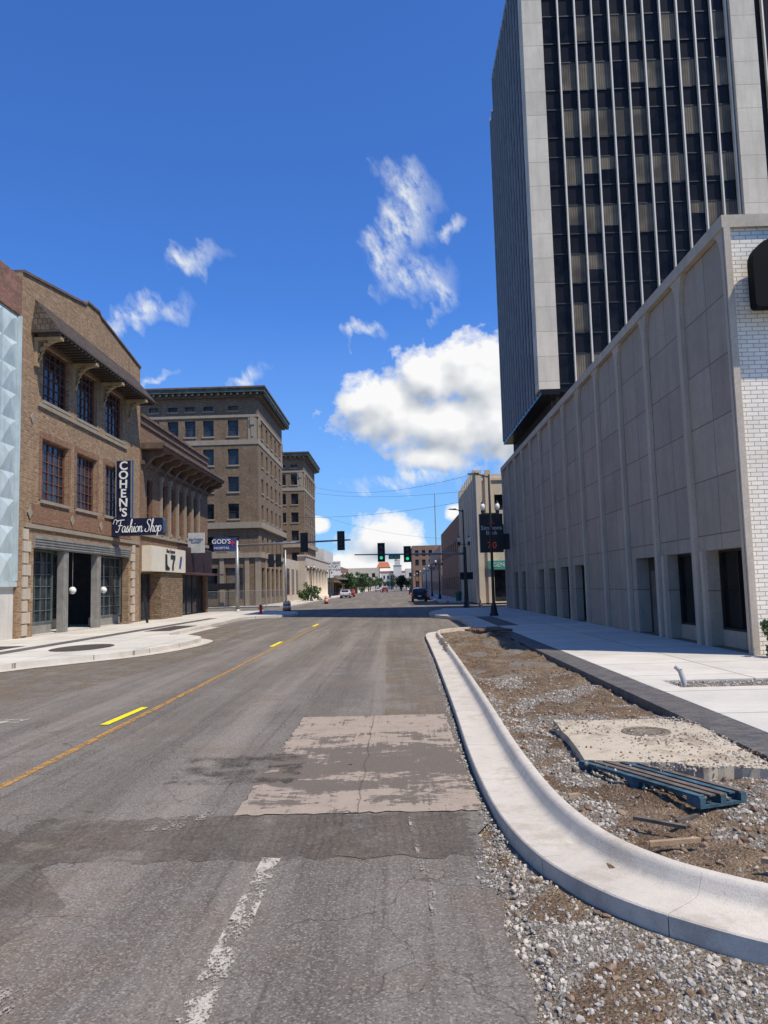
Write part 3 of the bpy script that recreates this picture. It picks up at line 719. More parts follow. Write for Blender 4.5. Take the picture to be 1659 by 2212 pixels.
# ------------------------------------------------------------ three-storey tan brick shop
XL=-13.1; fe=FE(XL); YA=26.3
up=[(28.0,30.3),(31.1,33.2),(34.2,36.4)]
t=Thing('brick_shop_building',(-13.1,26.6,.13),'three storey tan brick shop with shingled pent roof','building')
ops=[(a,b,8.85,11.0) for a,b in up]+[(a,b,5.1,7.4) for a,b in up]+[(27.5,37.3,.13,3.75)]
mb=MB(); mb.wall(fe,YA,38.9,.13,12.9,ops,.3)
prof=[(YA,12.9),(YA,13.1),(31.8,13.95),(32.0,14.12),(33.3,14.15),(33.5,14.0),(38.9,13.2),(38.9,12.9)]
mb.prism([fe(a,z,0) for a,z in prof],(-.35,0,0)); 
mb.poly([(-26,YA,.13),(XL,YA,.13),(XL,YA,12.9),(-26,YA,12.9)]); mb.poly([(-26,38.9,.13),(XL,38.9,.13),(XL,38.9,12.9),(-26,38.9,12.9)])
t.part('wall',mb,BRK1)
mb=MB()
for (a,z),(b,w) in zip(prof[1:-1],prof[2:-1]): mb.hexa([fe(a,z+.002,-.4),fe(b,w+.002,-.4),fe(b,w+.002,.06),fe(a,z+.002,.06),fe(a,z+.1,-.4),fe(b,w+.1,-.4),fe(b,w+.1,.06),fe(a,z+.1,.06)])
t.part('coping',mb,BRNC)
mb=MB(); mb.box(-26,XL-.3,YA,38.9,12.3,12.5); t.part('roof',mb,ROOFM)
for a,b in up:
    for (c,d) in((8.85,11.0),(5.1,7.4)):
        w=window(t,fe,a,b,c,d,.22,5,6,.07,[RUSTF,GLB])
        t.pbox('sill',fe,a-.1,b+.1,c-.12,c-.002,.003,.09,STONE,parent=w)
        if c<8:
            for q in((a-.2,a-.02,5.1,7.41),(b+.02,b+.2,5.1,7.41),(a-.2,b+.2,7.42,7.65)): t.pbox('brick_surround',fe,q[0],q[1],q[2],q[3],.002,.03,BRK1D,parent=w)
t.pbox('stone_band',fe,27.6,36.9,8.55,8.7,.003,.08,STONE); t.pbox('stone_band',fe,26.7,38.8,4.0,4.15,.003,.07,STONE)
t.pbox('brick_panel',fe,27.3,37.6,4.2,4.9,.002,.02,BRK1D)
for y in(27.1,30.7,33.7,37.3): mb=MB(); z=4.55; mb.prism([fe(y-.2,z,.03),fe(y,z-.22,.03),fe(y+.2,z,.03),fe(y,z+.22,.03)],(.02,0,0)); t.part('stone_diamond',mb,STONE)
for y in(27.2,37.6): mb=MB(); mb.prism([fe(y-.15,8,.003),fe(y,7.8,.003),fe(y+.15,8,.003),fe(y,8.2,.003)],(.03,0,0)); t.part('stone_diamond',mb,STONE)
for k in range(9):
    z=.2+k*.42; w=.55 if k%2 else .35
    t.pbox('stone_quoin',fe,26.65,26.65+w,z,z+.38,.003,.06,CREAM); t.pbox('stone_quoin',fe,38.1-w,38.1,z,z+.38,.003,.06,CREAM)
e0,e1=27.0,38.2; mb=MB()
A1=fe(e0+.3,12.5,.0);A2=fe(e1-.3,12.5,.0);B1=fe(e0,11.2,1.05);B2=fe(e1,11.2,1.05)
C1=fe(e0,11.13,1.05);C2=fe(e1,11.13,1.05);D1=fe(e0,11.13,.003);D2=fe(e1,11.13,.003); E1=fe(e0,11.2,.003);E2=fe(e1,11.2,.003)
mb.poly([A1,A2,B2,B1],0); mb.poly([A1,B1,E1],0); mb.poly([A2,B2,E2],0)
mb.poly([B1,B2,C2,C1],1); mb.poly([C1,C2,D2,D1],1); mb.poly([B1,C1,D1,E1],1); mb.poly([B2,C2,D2,E2],1)
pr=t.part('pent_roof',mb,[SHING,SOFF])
for k in range(34):
    y=e0+.1+k*.33; t.pbox('rafter_tail',fe,y,y+.1,11.03,11.127,.2,1.02,SOFF,parent=pr)
for y in(27.35,30.7,33.7,36.9):
    mb=MB(); mb.fbox(fe,y-.14,y+.14,10.9,11.02,.003,1.0); mb.fbox(fe,y-.12,y+.12,9.95,10.899,.003,.14)
    prv=None
    for q in range(7):
        a=math.radians(90*q/6); p=(.14+.72*(1-math.cos(a)),10.05+.83*math.sin(a))
        if prv: mb.hexa([fe(y-.1,prv[1],prv[0]),fe(y+.1,prv[1],prv[0]),fe(y+.1,p[1],p[0]),fe(y-.1,p[1],p[0]),fe(y-.1,prv[1]+.16,prv[0]),fe(y+.1,prv[1]+.16,prv[0]),fe(y+.1,p[1]+.02,p[0]+.08),fe(y-.1,p[1]+.02,p[0]+.08)])
        prv=p
    t.part('bracket',mb,TANT)
D=1.4
mb=MB(); mb.box(XL-D-.2,XL-.301,27.5,37.3,.131,.15); t.part('entry_floor',mb,WALK)
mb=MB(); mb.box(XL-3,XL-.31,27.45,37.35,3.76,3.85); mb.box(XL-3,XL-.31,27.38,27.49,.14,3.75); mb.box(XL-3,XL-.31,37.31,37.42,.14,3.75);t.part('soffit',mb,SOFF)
mb=MB(); mb.fbox(fe,27.45,37.35,3.3,3.74,-.1,.08)
for k in range(4): mb.fbox(fe,27.45,37.35,3.34+k*.1,3.38+k*.1,.08,.11)
t.part('shopfront_fascia',mb,GREY)
GRL=M('teal_grille',(.1,.13,.12),.5,bmp=0)
for a,b,dp in((27.5,29.9,.45),(33.9,37.3,.45),(30,31.3,1.6),(32.3,33.8,1.6)): window(t,fe,a,b,.55,3.29,dp,5,6,.06,[GRL if dp<1 else BLKF,GL],name='shop_window')
for a,b,dp in((27.5,29.9,.46),(33.9,37.3,.46),(30,31.3,1.61),(32.3,33.8,1.61)): t.pbox('stall_riser',fe,a,b,.15,.55,-dp-.1,-dp+.05,GREY)
mb=MB(); mb.box(XL-1.7,XL-1.6,31.3,32.3,.16,2.6,1); mb.box(XL-1.6,XL-1.57,31.45,32.15,.5,2.4,0); mb.box(XL-1.7,XL-1.6,31.3,32.3,2.6,3.3,0);t.part('door',mb,[GL,BLKF])
for y in(30.0,33.35):
    mb=MB(); mb.fbox(fe,y,y+.42,.14,3.29,-.25,.02); mb.fbox(fe,y+.08,y+.16,.14,3.29,.021,.05); mb.fbox(fe,y+.26,y+.34,.14,3.29,.021,.05); t.part('column',mb,GREY)
for y in(31.1,34.4):
    mb=MB(); mb.lathe(fe(y,1.75,-.1),[(.001,-.15),(.08,-.13),(.13,-.065),(.15,0),(.13,.065),(.08,.13),(.001,.15)],14); t.part('lamp_globe',mb,GLOBE,smooth=True)
    mb=MB(); mb.tube(fe(y,1.9,-.1),fe(y,3.3,-.1),.01,.01,6); t.part('lamp_stem',mb,GREY)
# signs
t=Thing('vertical_shop_sign',(-12.8,35.2,5.05),'navy vertical enamel sign with white tube lettering on brick facade','sign')
mb=MB(); mb.box(-12.95,-12.2,35.1,35.35,5.02,7.75); t.part('sign_box',mb,NAVY)
mb=MB(); 
for x in(-12.95,-12.24): mb.box(x,x+.04,35.08,35.098,5.02,7.75)
mb.box(-12.9,-12.25,35.08,35.098,7.7,7.75); t.part('trim',mb,GREY)
for z in(7.3,5.5): mb=MB(); mb.box(-13.098,-12.951,35.18,35.26,z,z+.08); t.part('bracket',mb,DKM)
for i,ch in enumerate("COHEN"): text(t,ch,.55,(-12.575,35.07,7.45-.43*i),'S',NEON,bold=.012)
text(t,"'S",.55,(-12.575,35.07,5.27),'S',NEON,bold=.012)
t=Thing('horizontal_shop_sign',(-12.0,35.2,4.2),'dark navy sign with white script shop lettering below vertical sign','sign')
mb=MB(); mb.prism([(-13.09,34.98,4.2),(-10.75,34.98,4.2),(-10.7,34.98,4.3),(-10.7,34.98,4.92),(-10.75,34.98,5.0),(-12.1,34.98,5.0),(-12.3,34.98,5.06),(-12.9,34.98,5.06),(-13.09,34.98,4.98)],(0,.45,0)); t.part('sign_box',mb,NAVY)
def tubes(t,paths,r,mat,name='lettering'):
    mb=MB()
    for P in paths:
        Q=catmull(P,5); Q=[Vector((a.x,0,a.y)) for a in Q]
        for a,b in zip(Q,Q[1:]):
            if (b-a).length>1e-5: mb.tube((a.x,TYY,a.z),(b.x,TYY,b.z),r,r,5)
    t.part(name,mb,mat)
TYY=34.96
def glyphs():
    G={}
    G['F']=([[(.0,.62),(.05,.85),(.3,.92),(.75,.95)],[(.42,.92),(.36,.5),(.26,.1),(.1,.0),(.0,.1)],[(.2,.5),(.45,.52),(.6,.5)]],.62)
    G['a']=([[(.32,.4),(.15,.45),(.03,.2),(.1,.0),(.25,.1),(.34,.42),(.3,.08),(.36,.0),(.48,.12)]],.42)
    G['s']=([[(.0,.1),(.18,.48),(.16,.3),(.26,.15),(.2,.0),(.05,.03),(.12,.06),(.36,.12)]],.32)
    G['h']=([[(.0,.1),(.18,.6),(.24,.95),(.15,.9),(.06,.0),(.1,.25),(.22,.45),(.3,.38),(.26,.05),(.34,.0),(.44,.12)]],.4)
    G['i']=([[(.0,.1),(.14,.45),(.1,.08),(.16,.0),(.26,.12)],[(.17,.62),(.19,.66)]],.23)
    G['o']=([[(.2,.45),(.05,.3),(.06,.05),(.18,.0),(.3,.15),(.28,.38),(.2,.45),(.3,.38),(.42,.4)]],.36)
    G['n']=([[(.0,.1),(.1,.45),(.06,.0),(.1,.25),(.24,.45),(.3,.36),(.27,.06),(.34,.0),(.44,.12)]],.42)
    G['S']=([[(.5,.8),(.4,.95),(.2,.9),(.15,.7),(.36,.45),(.35,.12),(.15,.0),(-.02,.1),(.05,.25)]],.52)
    G['p']=([[(.0,.1),(.12,.45),(.06,.0),(.0,-.35),(.06,.1),(.18,.44),(.32,.38),(.3,.1),(.16,.02),(.1,.1)]],.4)
    return G
GG=glyphs(); x=-12.88; sc_=.6
for ch in "Fashion Shop":
    if ch==' ': x+=.12; continue
    P,adv=GG[ch]; tubes(t,[[(x+(a+b*.12)*sc_*.78,4.36+b*sc_) for a,b in q] for q in P],.019,NEON); x+=adv*sc_*.74
tubes(t,[[(-13.0,4.75),(-12.9,4.95),(-12.75,4.85)]],.016,NEON,'flourish')
# ------------------------------------------------------------ pale blue panel building
YB=YA-.02
t=Thing('panelled_shop_building',(-13.2,22,.13),'shop clad in folded pale blue metal panels','building')
XB=-13.2; fb=FE(XB); mb=MB(); mb.wall(fb,14,YB,.13,12.7,[(18,25.0,.4,2.9)],.3); mb.poly([(-26,YB,.13),(XB,YB,.13),(XB,YB,12.7),(-26,YB,12.7)]); mb.poly([(-26,14,.13),(XB,14,.13),(XB,14,12.7),(-26,14,12.7)]); t.part('wall',mb,[WHITEW])
mb=MB(); mb.fbox(fb,14,YB,11.5,12.9,.003,.08); t.part('brick_parapet',mb,BRKR)
mb=MB(); ph=.93; pw=1.0
for i in range(12):
    for j in range(10):
        y=YB-.12-(i+1)*pw; z=2.1+j*ph
        q=[fb(y,z,.02),fb(y+pw,z,.02),fb(y+pw,z+ph,.02),fb(y,z+ph,.02)]; r1=fb(y+pw*.4,z+ph*.7,.13)
        for a,b in((0,1),(1,2),(2,3),(3,0)): mb.poly([q[a],q[b],r1])
mb.fbox(fb,14,YB,1.9,2.09,.003,.12); mb.fbox(fb,YB-.11,YB,2.1,11.45,.003,.14)
t.part('metal_panels',mb,BLUEP)
window(t,fb,18,25.0,.4,2.9,.3,4,1,.06,[GREY,GL],name='shop_window')
# ------------------------------------------------------------ second building with bracket cornice
wy=[40.0]+[42.6+1.62*k for k in range(5)]
t=Thing('cornice_shop_building',(-13.1,39,.13),'two storey brown brick shop building with heavy bracketed cornice','building')
ops=[(a,a+.95,4.9,7.6) for a in wy]+[(39.1,41.3,.13,2.6),(45.9,52.6,.13,2.7)]
mb=MB(); mb.wall(fe,38.92,53,.13,10.7,ops,.3); mb.poly([(-26,53,.13),(XL,53,.13),(XL,53,10.7),(-26,53,10.7)]); mb.poly([(-26,53,10.69),(XL,53,10.69),(XL,38.92,10.69),(-26,38.92,10.69)]); t.part('wall',mb,BRK2)
for a in wy: window(t,fe,a,a+.95,4.9,7.6,.22,2,3,.08,[RUSTF,GLB])
for a in wy[1:]+[wy[-1]+1.62]:
    mb=MB(); mb.fbox(fe,a-.42,a-.22,4.9,7.7,.003,.12); mb.fbox(fe,a-.5,a-.14,7.7,7.95,.003,.18); mb.fbox(fe,a-.48,a-.16,4.7,4.9,.003,.16); t.part('pilaster',mb,STONE)
t.pbox('stone_band',fe,39.0,52.9,4.5,4.69,.003,.12,STONE)
mb=MB(); mb.fbox(fe,39.0,53.1,9.0,9.14,.003,1.15); mb.fbox(fe,39.0,53.1,9.141,9.3,.003,1.25); t.part('cornice',mb,BRNC)
t.pbox('frieze',fe,39,53.1,8.2,8.4,.003,.15,BRNC); t.pbox('coping',fe,38.95,53.1,10.702,10.85,-.2,.1,BRNC); t.pbox('string_course',fe,38.95,53.05,10.3,10.42,.003,.08,BRNC)
y=39.5
while y<53:
    mb=MB(); pts=[fe(y,8.98,.003),fe(y,8.98,1.0),fe(y,8.8,1.02),fe(y,8.68,.85),fe(y,8.62,.5),fe(y,8.35,.25),fe(y,8.1,.003)]; mb.prism(pts,(0,.3,0)); t.part('bracket',mb,BRNC); y+=1.66
window(t,fe,39.1,41.3,.13,2.6,.3,2,1,.07,[BLKF,GL],name='shop_door'); window(t,fe,45.9,52.6,.13,2.7,.3,5,1,.07,[BLKF,GL],name='shop_window')
mb=MB(); mb.fbox(fe,41.3,45.5,.14,2.65,.003,.35); t.part('stone_veneer',mb,brick('stone_veneer',(.36,.24,.13),(.16,.11,.07),(.12,.1,.08),.4,.14,.02,bmp=.8))
mb=MB(); mb.fbox(fe,45.7,52.9,2.72,4.3,.003,.3)
for k in range(20): mb.fbox(fe,45.7,52.9,2.75+k*.077,2.78+k*.077,.301,.33)
mb.fbox(fe,45.6,53.0,2.6,2.71,.003,1.1); t.part('shopfront_canopy',mb,M('maroon_slat_cladding',(.09,.045,.04),.6,0,.3))
t2=Thing('shoe_shop_sign',(-12.8,42,2.7),'cream box shop sign with black shoe emblem over storefront','sign')
mb=MB(); mb.box(-13.097,-12.6,39.25,45.6,2.68,4.0); t2.part('sign_box',mb,M('cream_plastic',(.75,.68,.53),.4,0,.08))
text(t2,"Shoe Express",.3,(-12.59,42.6,3.82),'E',M('dark_lettering',(.02,.02,.03),.5))
def shoe(pts,y,z):
    mb=MB(); mb.prism([(-12.595,y+a,z+b) for a,b in pts],(.02,0,0)); t2.part('shoe_emblem',mb,BLK)
shoe([(0,0),(.75,0),(.8,.12),(.5,.2),(.34,.3),(.3,.85),(0,.85)],41.6,2.78)
shoe([(-.1,.85),(.75,.85),(.75,.66),(.45,.3),(.42,0),(.15,0),(.2,.35),(.4,.62),(-.1,.62)],42.7,2.78)
mb=MB()
for k in range(3): mb.prism([(-12.595,44.2+.14*k,2.9),(-12.595,44.26+.14*k,2.9),(-12.595,44.56+.14*k,3.6),(-12.595,44.5+.14*k,3.6)],(.02,0,0))
t2.part('stripe_emblem',mb,BLUM)
t2=Thing('projecting_shop_sign',(-12.3,47.6,3.9),'small white projecting shop sign with faded blue print','sign')
mb=MB(); mb.box(-12.97,-11.95,47.5,47.65,3.95,5.2); t2.part('sign_box',mb,M('dirty_white_plastic',(.5,.5,.48),.5,0,.2)); text(t2,"SOUTHERN\nFLORIST",.17,(-12.46,47.49,4.7),'S',M('faded_blue_print',(.1,.17,.35),.6)); mb=MB(); mb.box(-13.098,-12.971,47.55,47.6,4.9,4.96); t2.part('bracket',mb,DKM)
t2=Thing('hospital_sign',(-11.3,50,4.1),'blue projecting sign with white lettering and red cross','sign')
mb=MB(); mb.box(-12.0,-10.5,49.95,50.1,4.15,5.0); t2.part('sign_box',mb,BLUM); text(t2,"GOD'S",.42,(-11.45,49.93,4.75),'S',WHT,bold=.004); text(t2,"HOSPITAL",.22,(-11.42,49.93,4.33),'S',WHT)
mb=MB(); mb.box(-10.76,-10.68,49.92,49.948,4.45,4.85); mb.box(-10.87,-10.57,49.915,49.949,4.6,4.7); t2.part('red_cross',mb,REDP); mb=MB(); mb.box(-13.098,-12.001,50,50.05,4.6,4.66); t2.part('bracket',mb,DKM)
# ------------------------------------------------------------ six storey hotel: two wings
BOARD=M('boarded_window',(.16,.13,.1),.9,0,.3,2,20,0)
def wing(x0,x1,y0,y1,h,xs,ys,label):
    rows=[(5.1,6.5),(8.1,9.5),(10.6,12.0),(13.1,14.6),(15.8,17.3)]
    So=[(x-.5,x+.5,a,b) for x in xs for a,b in rows]+[(x-.45,x+.45,18.2,18.65,(3,1)) for x in xs]
    Eo=[(y-.5,y+.5,a,b) for y in ys for a,b in rows]
    So+=[(x-.8,x+.8,.8,3.6) for x in xs]; Eo+=[(y-.8,y+.8,.8,3.6) for y in ys]
    t=bld('brick_hotel_building',label,x0,x1,y0,y1,h-.5,BRK3,[BLKF,GL,BOARD],E=Eo,Sx=So,depth=.25,sillm=STONE)
    for nm,z0,z1,o,m in(('cornice',h-.9,h-.5,.35,BRNC),('cornice',h-.5,h-.15,.75,GRNC),('cornice_cap',h-.15,h,.85,BRNC),('stone_band',15.0,15.45,.06,STONE),('stone_band',17.55,17.8,.08,STONE),('belt_course',7.2,7.75,.35,STONE),('belt_course',4.5,4.95,.2,STONE)):
        mb=MB(); mb.fbox(FS(y0),x0-o,x1+o,z0,z1,.004,o); mb.fbox(FE(x1),y0,y1+o,z0,z1,.004,o); t.part(nm,mb,m)
    for fr,a,b in((FS(y0),x1-.9,x1-.1),(FE(x1),y0+.1,y0+.9),(FE(x1),y1-.9,y1-.1)):
        mb=MB(); mb.fbox(fr,a,b,15.46,17.54,.003,.05); mb.fbox(fr,a+.2,b-.2,16.8,17.5,.051,.16); mb.fbox(fr,a+.3,b-.3,15.7,16.7,.051,.1); t.part('stone_ornament',mb,STONE)
    t.pbox('corner_stone',FS(y0),x1-.35,x1-.002,.15,4.49,.004,.06,STONE); t.pbox('corner_stone',FE(x1),y0,y0+.3,.15,4.49,.004,.06,STONE)
    for x in [q+1.2 for q in xs]: t.pbox('pilaster',FS(y0),x-.2,x+.2,.15,4.49,.004,.1,STONE)
    for y in ys: t.pbox('pilaster',FE(x1),y+1.05,y+1.35,.15,4.49,.004,.1,STONE)
    k=x1
    while k>max(x0,-24): t.pbox('modillion',FS(y0),k,k+.2,h-.75,h-.51,.36,.7,GRNC); k-=.6
    k=y0
    while k<y1+.6: t.pbox('modillion',FE(x1),k,k+.2,h-.75,h-.51,.36,.7,GRNC); k+=.6
    return t
wing(-28,-12.6,70,85,20.3,[-14.9,-17.2,-18.9,-20.5,-22.3,-24.2,-26],[72.2,74.9,77.6,80.3,83],'six storey tan brick hotel wing with green copper cornice')
wing(-28,-12.6,105,119,20.3,[-13.9,-15.6,-17.2,-18.9],[107,109.6,112.2,114.8,117.2],'rear six storey tan brick hotel wing beyond light court')
t=Thing('hotel_portico',(-12.5,92,.1),'pale limestone single storey portico with round columns beside brick hotel','portico')
mb=MB(); mb.box(-20,-12.6,86,104.9,.1,5.0); mb.box(-12.6,-11.5,97,129,4.4,5.6); mb.box(-20,-12.65,119.1,129,.1,5.6); mb.box(-12.6,-11.4,96.8,129.2,5.601,5.8); mb.box(-12.62,-11.6,97,98,.1,4.4); t.part('entablature',mb,CREAM)
for k in range(7):
    mb=MB(); y=100.5+k*4.4; mb.lathe((-11.95,y,.1),[(.55,0),(.55,.3),(.42,.35),(.4,2),(.36,3.9),(.45,4.0),(.52,4.1),(.52,4.29)],12); t.part('column',mb,CREAML,smooth=True)
for k in range(4): t.pbox('window',FE(-12.6),87.5+k*4,89.5+k*4,.9,3.9,.003,.03,GL)
t=Thing('construction_hoarding',(-19,64,.1),'black shed roof and hoarding at foot of empty hotel','hoarding')
mb=MB(); mb.box(-25,-14.2,67.6,69.3,1.65,2.2); t.part('roof',mb,DKM)
for x in range(-25,-13,2): mb=MB(); mb.box(x,x+.12,67.7,67.8,.1,1.65); t.part('post',mb,DKM)
def fence(x0,x1,y):
    t=Thing('chain_link_fence',((x0+x1)/2,y,.1),'temporary chain link construction fence with steel posts','fence')
    k=x0
    while k<=x1: mb=MB(); mb.tube((k,y,.1),(k,y,1.5),.03,.03,6); t.part('post',mb,GALV); k+=1.8
    mb=MB(); mb.tube((x0,y,1.5),(x1,y,1.5),.02,.02,6); t.part('rail',mb,GALV)
    m,T,b,co=newmat('chain_link'); b.inputs['Metallic'].default_value=.5; b.inputs['Base Color'].default_value=(.25,.26,.25,1); b.inputs['Roughness'].default_value=.5
    x,yy,z=T.sep(co)[:3]; u=T.math('ABSOLUTE',T.math('SINE',T.math('MULTIPLY',T.math('ADD',x,z),40.))); v=T.math('ABSOLUTE',T.math('SINE',T.math('MULTIPLY',T.math('SUBTRACT',x,z),40.)))
    T.put(b.inputs['Alpha'],T.ramp(T.math('MINIMUM',u,v),.3,.2))
    mb=MB(); mb.poly([(x0,y-.01,.15),(x1,y-.01,.15),(x1,y-.01,1.45),(x0,y-.01,1.45)]); t.part('wire_mesh',mb,m)
fence(-24,-9.6,66.5)
# ------------------------------------------------------------ right far buildings
Wo=[(60.6+k*2.6,61.6+k*2.6,z,z+1.6) for k in range(5) for z in(2.5,5.2)]
t=bld('art_deco_building','cream art deco building with vertical fins and garage openings',6.2,22,59,73,10.0,CREAML,[DKM,GL],W=Wo,Sx=[(7.6,9.6,7.2,8.4),(7.6,9.6,4.9,6.1),(7.2,9.6,.2,2.6)],depth=.35)
for k in range(9): y=59+k*1.72; mb=MB(); mb.box(6.0,6.199,y,y+.5,.1,10.35); t.part('fin',mb,CREAML)
for x in(6.2,6.9,10): mb=MB(); mb.box(x,x+.45,58.8,58.998,.1,10.3); t.part('fin',mb,CREAML)
mb=MB(); mb.box(6.66,22,58.9,58.999,9.5,9.7); t.part('string_course',mb,CREAML)
t=Thing('teal_shop_sign',(7.7,58.7,2.8),'teal fascia sign with white letters on cream building','sign'); mb=MB(); mb.box(6.9,9.8,58.6,58.79,2.65,3.3); t.part('sign_box',mb,TEAL); text(t,"GENERAL",.45,(8.2,58.59,2.97),'S',WHT)
Wo=[(79+k*3,80.2+k*3,z,z+1.4) for k in range(10) for z in(1.0,4.8)]
bld('brick_store_building','old reddish brick two storey store building, blank side wall',6.3,20,77,109,8.6,BRKF,[BLKF,GL],W=Wo,Sx=[(9,10.2,5,6.5)])
bld('low_store_building','pink tan stucco low storefront building',6.1,20,73.2,76.8,5.2,BRKP,[BLKF,GL],W=[(74,76,.4,2.4)],Sx=[(6.6,8,2.8,4)])
bld('store_building','tan brick store row along the main street',6.3,20,111,150,7.2,BRKP,[BLKF,GL],W=[(113+k*3.6,115+k*3.6,z,z+1.5) for k in range(10) for z in(.6,4)])
bld('store_building','cream store row with flat parapet',6.6,20,152,205,6.2,CREAM,[BLKF,GL],W=[(154+k*5,157+k*5,.6,2.4) for k in range(10)])
bld('red_brick_block','four storey red brown brick block at street end',4.2,14,215,235,12.6,BRKF,[BLKF,GL],Sx=[(5+k*1.9,6+k*1.9,z,z+1.7) for k in range(5) for z in(1,4,7,9.6)],W=[(217+k*3,218.6+k*3,z,z+1.7) for k in range(5) for z in(4,7)])
t=bld('outlet_store_building','white painted store building with side wall lettering',-26,-12.5,131,150,8.2,WHITEW,[BLKF,GL],E=[(133+k*4,135.5+k*4,.5,2.6) for k in range(4)])
mb=MB(); mb.box(-12.495,-9.6,131,170,3.0,3.25); t.part('awning',mb,GREY)
t=Thing('outlet_sign',(-10.5,129.5,4),'white board sign with grey store lettering','sign'); mb=MB(); mb.box(-12.3,-9.6,130.2,130.4,3.6,6.0); t.part('sign_board',mb,WHT); text(t,"THE MEN'S\nOUTLET\nWORKWEAR",.5,(-10.95,130.18,5.1),'S',M('grey_print',(.2,.2,.22),.6),line=1.1)
mb=MB(); mb.box(-12.49,-12.301,130.25,130.35,4,4.1); t.part('bracket',mb,DKM)
bld('store_building','row of low brick stores along pavement',-26,-12.8,152,200,6.2,BRKF,[BLKF,GL],E=[(154+k*4.4,157+k*4.4,.6,2.6) for k in range(10)])
bld('store_building','row of low cream stores with parapet',-26,-12.8,202,300,5.4,CREAM,[BLKF,GL],E=[(205+k*9,210+k*9,.6,2.6) for k in range(10)])
bld('civic_building','long cream civic building across street end',-34,-8,330,350,9.5,CREAM,[BLKF,GL],Sx=[(-32+k*3,-30.6+k*3,z,z+1.8) for k in range(8) for z in(2,5.4)],E=[])
bld('civic_building','pale stone civic building at far end of street',3.5,24,340,360,9,WHITEW,[BLKF,GL],Sx=[(5+k*3,6.4+k*3,z,z+1.8) for k in range(6) for z in(2,5.4)])
TER=M('terracotta_roof',(.42,.13,.05),.8,0,.2)
mb=MB(); mb.hexa([(-9,330,9.5),(-3,330,9.5),(-3,345,9.5),(-9,345,9.5),(-8,336,12),(-4,336,12),(-4,340,12),(-8,340,12)]); solo('tiled_roof_pavilion',mb,TER,label='orange tiled hipped roof beside courthouse',cat='roof',org=(-6,335,9.5))
t=Thing('courthouse',(0,400,.1),'white courthouse with square clock tower and small cupola','building')
mb=MB(); mb.box(-9,9,402,420,.1,8.5); mb.box(-2.1,2.1,399.5,404,.1,12); mb.box(-1.5,1.5,400,403.5,12.01,14.4); t.part('wall',mb,WHITEW)
mb=MB(); mb.lathe((0,401.8,14.4),[(1.5,0),(1.4,.5),(1.0,1.2),(.4,1.8),(.05,3.2)],10); mb.box(-2.3,2.3,399.3,404.2,11.9,12.2); t.part('cupola',mb,GREY)
for x in(-7,-5,-3.2,3.2,5,7):
    for z in(2,5.2): mb=MB(); mb.box(x-.4,x+.4,401.9,401.99,z,z+1.8); t.part('window',mb,GL)
mb=MB(); mb.box(-9.3,-2.2,401.8,420,8.51,9.3); mb.box(2.2,9.3,401.8,420,8.51,9.3); t.part('roof',mb,TER)
# ------------------------------------------------------------ street furniture
def lamp(loc,label,H=6.4,cobra=True,glz=4.95,arm=-1):
    t=Thing('street_lamp',loc,label,'street lamp','street lamps along the pavement'); x,y,z=loc
    mb=MB(); mb.lathe((x,y,z),[(.001,0),(.2,0),(.2,.08),(.16,.12),(.12,.45),(.085,.55),(.07,.6),(.055,glz*.8),(.045,H-.05 if cobra else glz-.1),(.001,H if cobra else glz)],12); t.part('pole',mb,DKM,smooth=True)
    if cobra:
        mb=MB(); mb.tube((x,y,z+H-.15),(x+arm*.5,y,z+H),.035,.03,8); mb.hexa([(x+arm*.45,y-.1,z+H-.04),(x+arm*.95,y-.08,z+H+.0),(x+arm*.95,y+.08,z+H),(x+arm*.45,y+.1,z+H-.04),(x+arm*.45,y-.08,z+H+.06),(x+arm*.95,y-.05,z+H+.05),(x+arm*.95,y+.05,z+H+.05),(x+arm*.45,y+.08,z+H+.06)]); t.part('lamp_head',mb,DKM)
    mb=MB(); mb.tube((x-.33,y,z+glz-.35),(x+.33,y,z+glz-.35),.022,.022,8)
    for s in(-.33,.33): mb.lathe((x+s,y,z+glz-.35),[(.03,-.12),(.07,-.05),(.08,.05),(.09,.12),(.07,.16)],10)
    t.part('cross_arm',mb,DKM)
    for s in(-.33,.33):
        mb=MB(); mb.lathe((x+s,y,z+glz-.19),[(.07,0),(.105,.08),(.115,.16),(.085,.25),(.04,.3)],12); t.part('lamp_globe',mb,GLOBE,smooth=True)
        mb=MB(); mb.lathe((x+s,y,z+glz+.1),[(.08,0),(.05,.06),(.015,.1),(.005,.2)],8); t.part('finial',mb,DKM)
    return t
lamp((4.26,34.7,.15),'tall black street lamp with twin white globes beside bank sign')
lamp((4.5,51.5,.0),'tall black street lamp with twin white globes at the crossing',6.6,True,4.6)
L0=lamp((4.3,80,.13),'black post lamp with twin white globes on pavement',5,False,3.9)
for y in(98,116,136,158,184): copy_thing(L0,(4.3,y,.13))
for y in(88,112,140): copy_thing(L0,(-9.9,y,.13))
DLENS=M('dark_lens',(.05,.02,.015),.3,0,.1,2,20,0)
